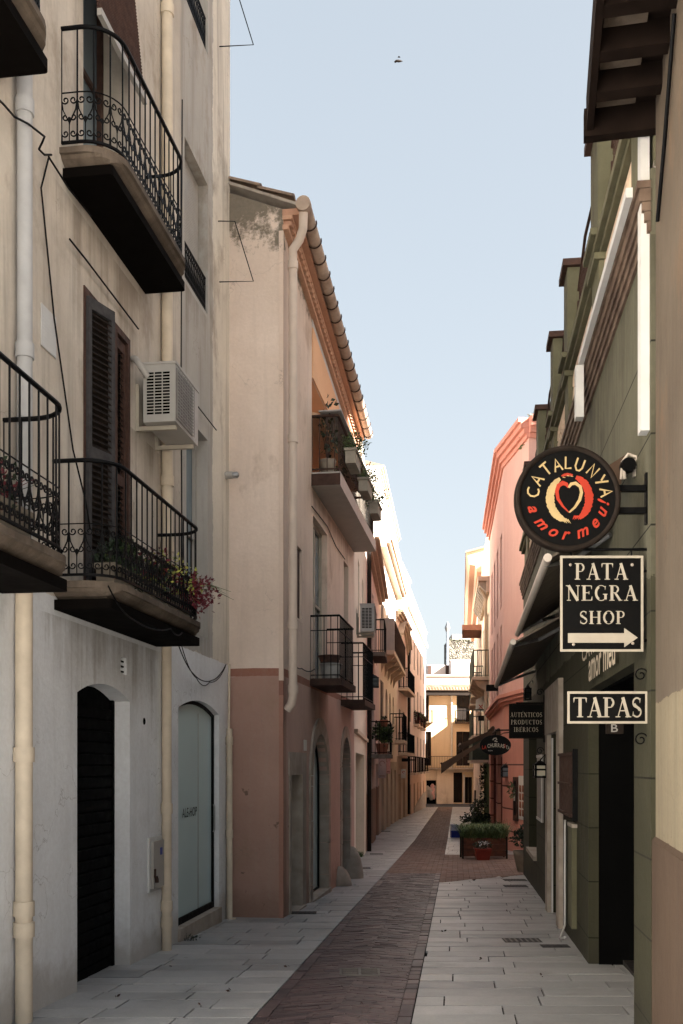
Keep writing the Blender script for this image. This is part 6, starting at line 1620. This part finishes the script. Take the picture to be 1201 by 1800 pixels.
m = MB(); leaves(m, p+Vector((0, 0, .33)), (.24, .2, .12), 240, .06); m.build('foliage', 'leaf_dark', t); m = MB(); leaves(m, p+Vector((.02, -.05, .40)), (.12, .1, .05), 60, .045); m.build('flower', 'flower_white', t)
pg = Vector((3.70, 20.0, zg(20.0))); t = thing('stone_pot', 'tall grey tapered pot with a dark glossy shrub at the green corner', 'potted plant', pg)
m = MB(); m.lathe([(.15, 0), (.17, .03), (.235, .32), (.255, .42), (.23, .42), (.22, .36), (.01, .36)], pg, 28); m.build('pot', 'pot_grey', t)
m = MB(); stems(m, pg+Vector((0, 0, .36)), (.2, .2), .45, 14, .008); m.build('stem', 'wood_rust', t)
m = MB()
for _ in range(9): leaves(m, pg+Vector((rnd.uniform(-.16, .16), rnd.uniform(-.16, .16), .52+rnd.uniform(0, .32))), (.2, .2, .17), 75, .085, hollow=.05)
m.build('foliage', 'leaf_dark', t)
p = U(802, 1473); Yc = p.y
t = thing('blue_crate', 'blue plastic crate on the pavement behind the wooden planter', 'crate', p); a, b = P(793.5, 0, Yc).x, P(812, 0, Yc).x; zz = p.z
m = MB(); m.box((a, Yc, zz), (b, Yc+.4, zz+.02)); 
for s0_, s1_ in (((a, Yc, zz+.02), (a+.02, Yc+.4, zz+.24)), ((b-.02, Yc, zz+.02), (b, Yc+.4, zz+.24)), ((a+.02, Yc, zz+.02), (b-.02, Yc+.02, zz+.24)), ((a+.02, Yc+.38, zz+.02), (b-.02, Yc+.4, zz+.24))): m.box(s0_, s1_)
m.box((a-.015, Yc-.015, zz+.21), (b+.015, Yc-.001, zz+.25)); m.build('crate', 'blue_plastic', t)
t = thing('cardboard_box', 'pale lilac carton standing on the blue crate', 'box', (a, Yc, zz+.25)); m = MB(); m.box((a+.0, Yc+.02, zz+.252), (b+.03, Yc+.38, zz+.46)); m.build('box', 'lilac_card', t)
m = MB(); m.tube([(a+.17+.035*math.cos(k*.7), Yc+.015, zz+.36+.035*math.sin(k*.7)) for k in range(9)], .006, 4, closed=True); m.build('printed_mark', 'blue_plastic', t)
t = thing('polystyrene_box', 'open white polystyrene box tilted beside the lilac carton', 'box', (a+.3, Yc-.05, zz+.25)); m = MB(); rot = Matrix.Rotation(R(-14), 3, 'Y'); o_ = Vector((b-.10, Yc-.35, zz+.30))
TB = lambda x, y, z: o_+rot@Vector((x, y, z))
m.box((0, 0, 0), (.42, .3, .03), TB); m.box((0, 0, .03), (.03, .3, .17), TB); m.box((.39, 0, .03), (.42, .3, .17), TB); m.box((.03, 0, .03), (.39, .03, .17), TB); m.box((.03, .27, .03), (.39, .3, .17), TB); m.build('box', 'poly', t)
p = U(838, 1470); bush('dark_planter', 'dark low planter of brown and green shrubs behind the boxes', 'planter', p, .55, .5, ('leaf_dark', 'leaf_dark', 'leaf_olive'), ('pot_grey', .34, .3), n=420, size=.1)
p = U(822, 1466); bush('dark_planter', 'small dark shrub pot right behind the polystyrene box', 'planter', p, .4, .3, ('leaf_dark',), ('wood_dark', .2, .25), n=260, size=.1)
p = U(845, 1452); t = thing('red_planter', 'brownish red planter box with a dark hedge against the right row', 'planter', p); Yc = p.y
m = MB(); m.box((p.x-.3, Yc, p.z), (p.x+.35, Yc+.5, p.z+.55)); m.box((p.x-.33, Yc-.03, p.z+.5), (p.x+.38, Yc-.002, p.z+.56)); m.build('box', 'wood_red', t)
m = MB()
for _ in range(6): leaves(m, p+Vector((rnd.uniform(-.25, .3), .25, rnd.uniform(.6, 1.0))), (.25, .2, .2), 70, .1, hollow=.05)
m.build('foliage', 'leaf_dark', t)
p = U(835, 1428); t = thing('folded_parasol', 'closed dark parasol board leaning by the cream wall', 'folded stand', p); m = MB(); m.box((p.x-.05, p.y, p.z), (p.x+.15, p.y+.05, p.z+1.4)); m.box((p.x-.02, p.y-.01, p.z+.15), (p.x+.12, p.y-.001, p.z+1.3)); m.build('board', 'wood_rust', t)

# drain grate and metal covers
p = U(632, 1711); t = thing('drain_grate', 'worn metal drain grate with slots set in the brick runner', 'drain grate', p); hw_, hd = .155, .13
m = MB(); z = p.z+.006
m.box((p.x-hw_-.02, p.y-hd-.02, z), (p.x+hw_+.02, p.y-hd, z+.008)); m.box((p.x-hw_-.02, p.y+hd, z), (p.x+hw_+.02, p.y+hd+.02, z+.008)); m.box((p.x-hw_-.02, p.y-hd, z), (p.x-hw_, p.y+hd, z+.008)); m.box((p.x+hw_, p.y-hd, z), (p.x+hw_+.02, p.y+hd, z+.008)); m.box((p.x-.012, p.y-hd, z), (p.x+.012, p.y+hd, z+.008))
for i in range(5):
    y = p.y-hd+.02+i*.052; m.box((p.x-hw_, y, z), (p.x-.012, y+.014, z+.007)); m.box((p.x+.012, y, z), (p.x+hw_, y+.014, z+.007))
m.build('bars', 'drain_metal', t); m = MB(); m.box((p.x-hw_, p.y-hd, z-.001), (p.x+hw_, p.y+hd, z+.001)); m.build('pit', 'dark_room', t)
def cover(x0, x1, y, dep, label, solid=True):
    a, b = U(x0, y), U(x1, y); t = thing('metal_cover', label, 'metal cover', (a+b)/2, 'metal covers in the pavement'); z = a.z+.009
    m = MB(); m.box((a.x, a.y-dep/2, z), (b.x, a.y+dep/2, z+.004)); m.build('plate', 'cover', t); m = MB()
    n = max(3, int((b.x-a.x)/.05))
    for i in range(n): m.box((a.x+.01+i*(b.x-a.x)/n, a.y-dep/2+.015, z+.004), (a.x+.03+i*(b.x-a.x)/n, a.y+dep/2-.015, z+.007))
    m.build('ribs', 'drain_metal' if not solid else 'cover', t)
cover(503, 556, 1606, .22, 'narrow dark cover before the small stone doorway of the pink house')
cover(885, 950, 1655, .24, 'patterned dark cover nearest on the right pavement', False); cover(951, 1000, 1665, .16, 'plain narrow cover touching the green wall')
cover(885, 925, 1548, .3, 'grey cover at the far end of the near right pavement'); cover(886, 927, 1559, .3, 'grey cover just before the end one on the right pavement')
cover(625, 651, 1527, .3, 'thin dark cover beside the tall guard stone'); cover(650, 673, 1502, .3, 'thin dark cover past the cream house doorway'); cover(667, 686, 1462, .4, 'thin dark cover far up the left pavement')
# tuft of weeds and fallen leaves
def tuft(px, py, label, n=60, h=.10, mat='leaf'):
    p = U(px, py); m = MB(); blades(m, p, .09, .07, n, h, .004, droop=.7); leaves(m, p+Vector((0, 0, .03)), (.12, .08, .03), n//2, .04); m.build('weed_tuft', mat, None, label, 'weeds', 'weeds growing along the walls')
tuft(330, 1654, 'dry weed tuft at the sill of the frosted shop door', 40, .07, 'leaf_dark'); tuft(630, 1507, 'green weeds at the foot of the cream house doorway', 160, .16)
tuft(180, 1697, 'dark leaf litter at the foot of the roller door', 30, .03, 'leaf_dark')
m = MB()
for px_, py_ in ((335, 1740), (205, 1755), (640, 1770), (890, 1605), (905, 1600), (300, 1700), (850, 1690), (780, 1640), (500, 1700), (410, 1745), (950, 1720), (350, 1770)):
    p = U(px_, py_); leaves(m, p+Vector((0, 0, .015)), (.03, .03, .006), 2, .035)
m.build('fallen_leaves', 'wood_rust', None, 'scattered dry leaves lying on the pavements', 'fallen leaves', kind='stuff')

# bird
t = thing('bird', 'small dark bird flying high in the open sky', 'bird', P(700, 107, 30)); m = MB(); c = P(700.5, 107, 30)
m.lathe([(.005, -.12), (.03, -.08), (.038, 0), (.025, .07), (.004, .13)], c, 10, Vector((.9, .2, .1))); m.build('body', 'wood_dark', t)
m = MB(); m.add([c+Vector(v) for v in ((.03, 0, .01), (-.05, 0, .01), (-.14, .10, .06), (-.10, .16, .05), (.05, -.1, .03), (-.04, -.10, .03), (-.02, -.24, -.02), (.02, -.2, .0))], [(0, 1, 2, 3), (4, 5, 6, 7)]); m.build('wing', 'wood_dark', t)

# unseen blocks added to shade the street, plus a pale one bouncing sun back
t = thing('shade_block', 'unseen tall block added to shade the left walls', 'house', (20, 6, 0)); m = MB(); W9 = Wall(20, -6, 20, 18, -1)
facade(m, W9, 0, 11.0, -1, 29, [(3, 4, 8, 9.6, .2), (3, 4, 12, 13.6, .2), (6, 7, 12, 13.6, .2)], 6); facade(m, W9, 11.02, W9.L, -1, 21.4, [(12, 13, 8, 9.6, .2), (16, 17, 8, 9.6, .2)], 6); m.build('wall', 'creamB', t)
t = thing('cross_street_blocker', 'unseen low block added to shade the end house', 'house', (14, 77, -1.4)); m = MB(); W10 = Wall(10.6, 73.5, 10.6, 79.9, -1)  # unseen, added to keep sun off the lower wall of the end house
facade(m, W10, 0, W10.L, -2, 6.4, [(1, 2, 1.5, 3.4, .2), (3, 4, 1.5, 3.4, .2)], 8); m.build('wall', 'creamB', t)
t = thing('bounce_block', 'unseen white block added to bounce sun into the lane', 'house', (-12, -8, 0)); m = MB(); W11 = Wall(-9, -16, -8.2, -1.5, 1)  # unseen pale wall added as a reflector for the lane
facade(m, W11, 0, W11.L, -.5, 10, [(2, 3, 1, 2.6, .2), (6, 7, 1, 2.6, .2), (10, 11, 1, 2.6, .2), (2, 3, 5, 6.6, .2), (6, 7, 5, 6.6, .2), (10, 11, 5, 6.6, .2)], 6); m.build('wall', 'white_wall', t)
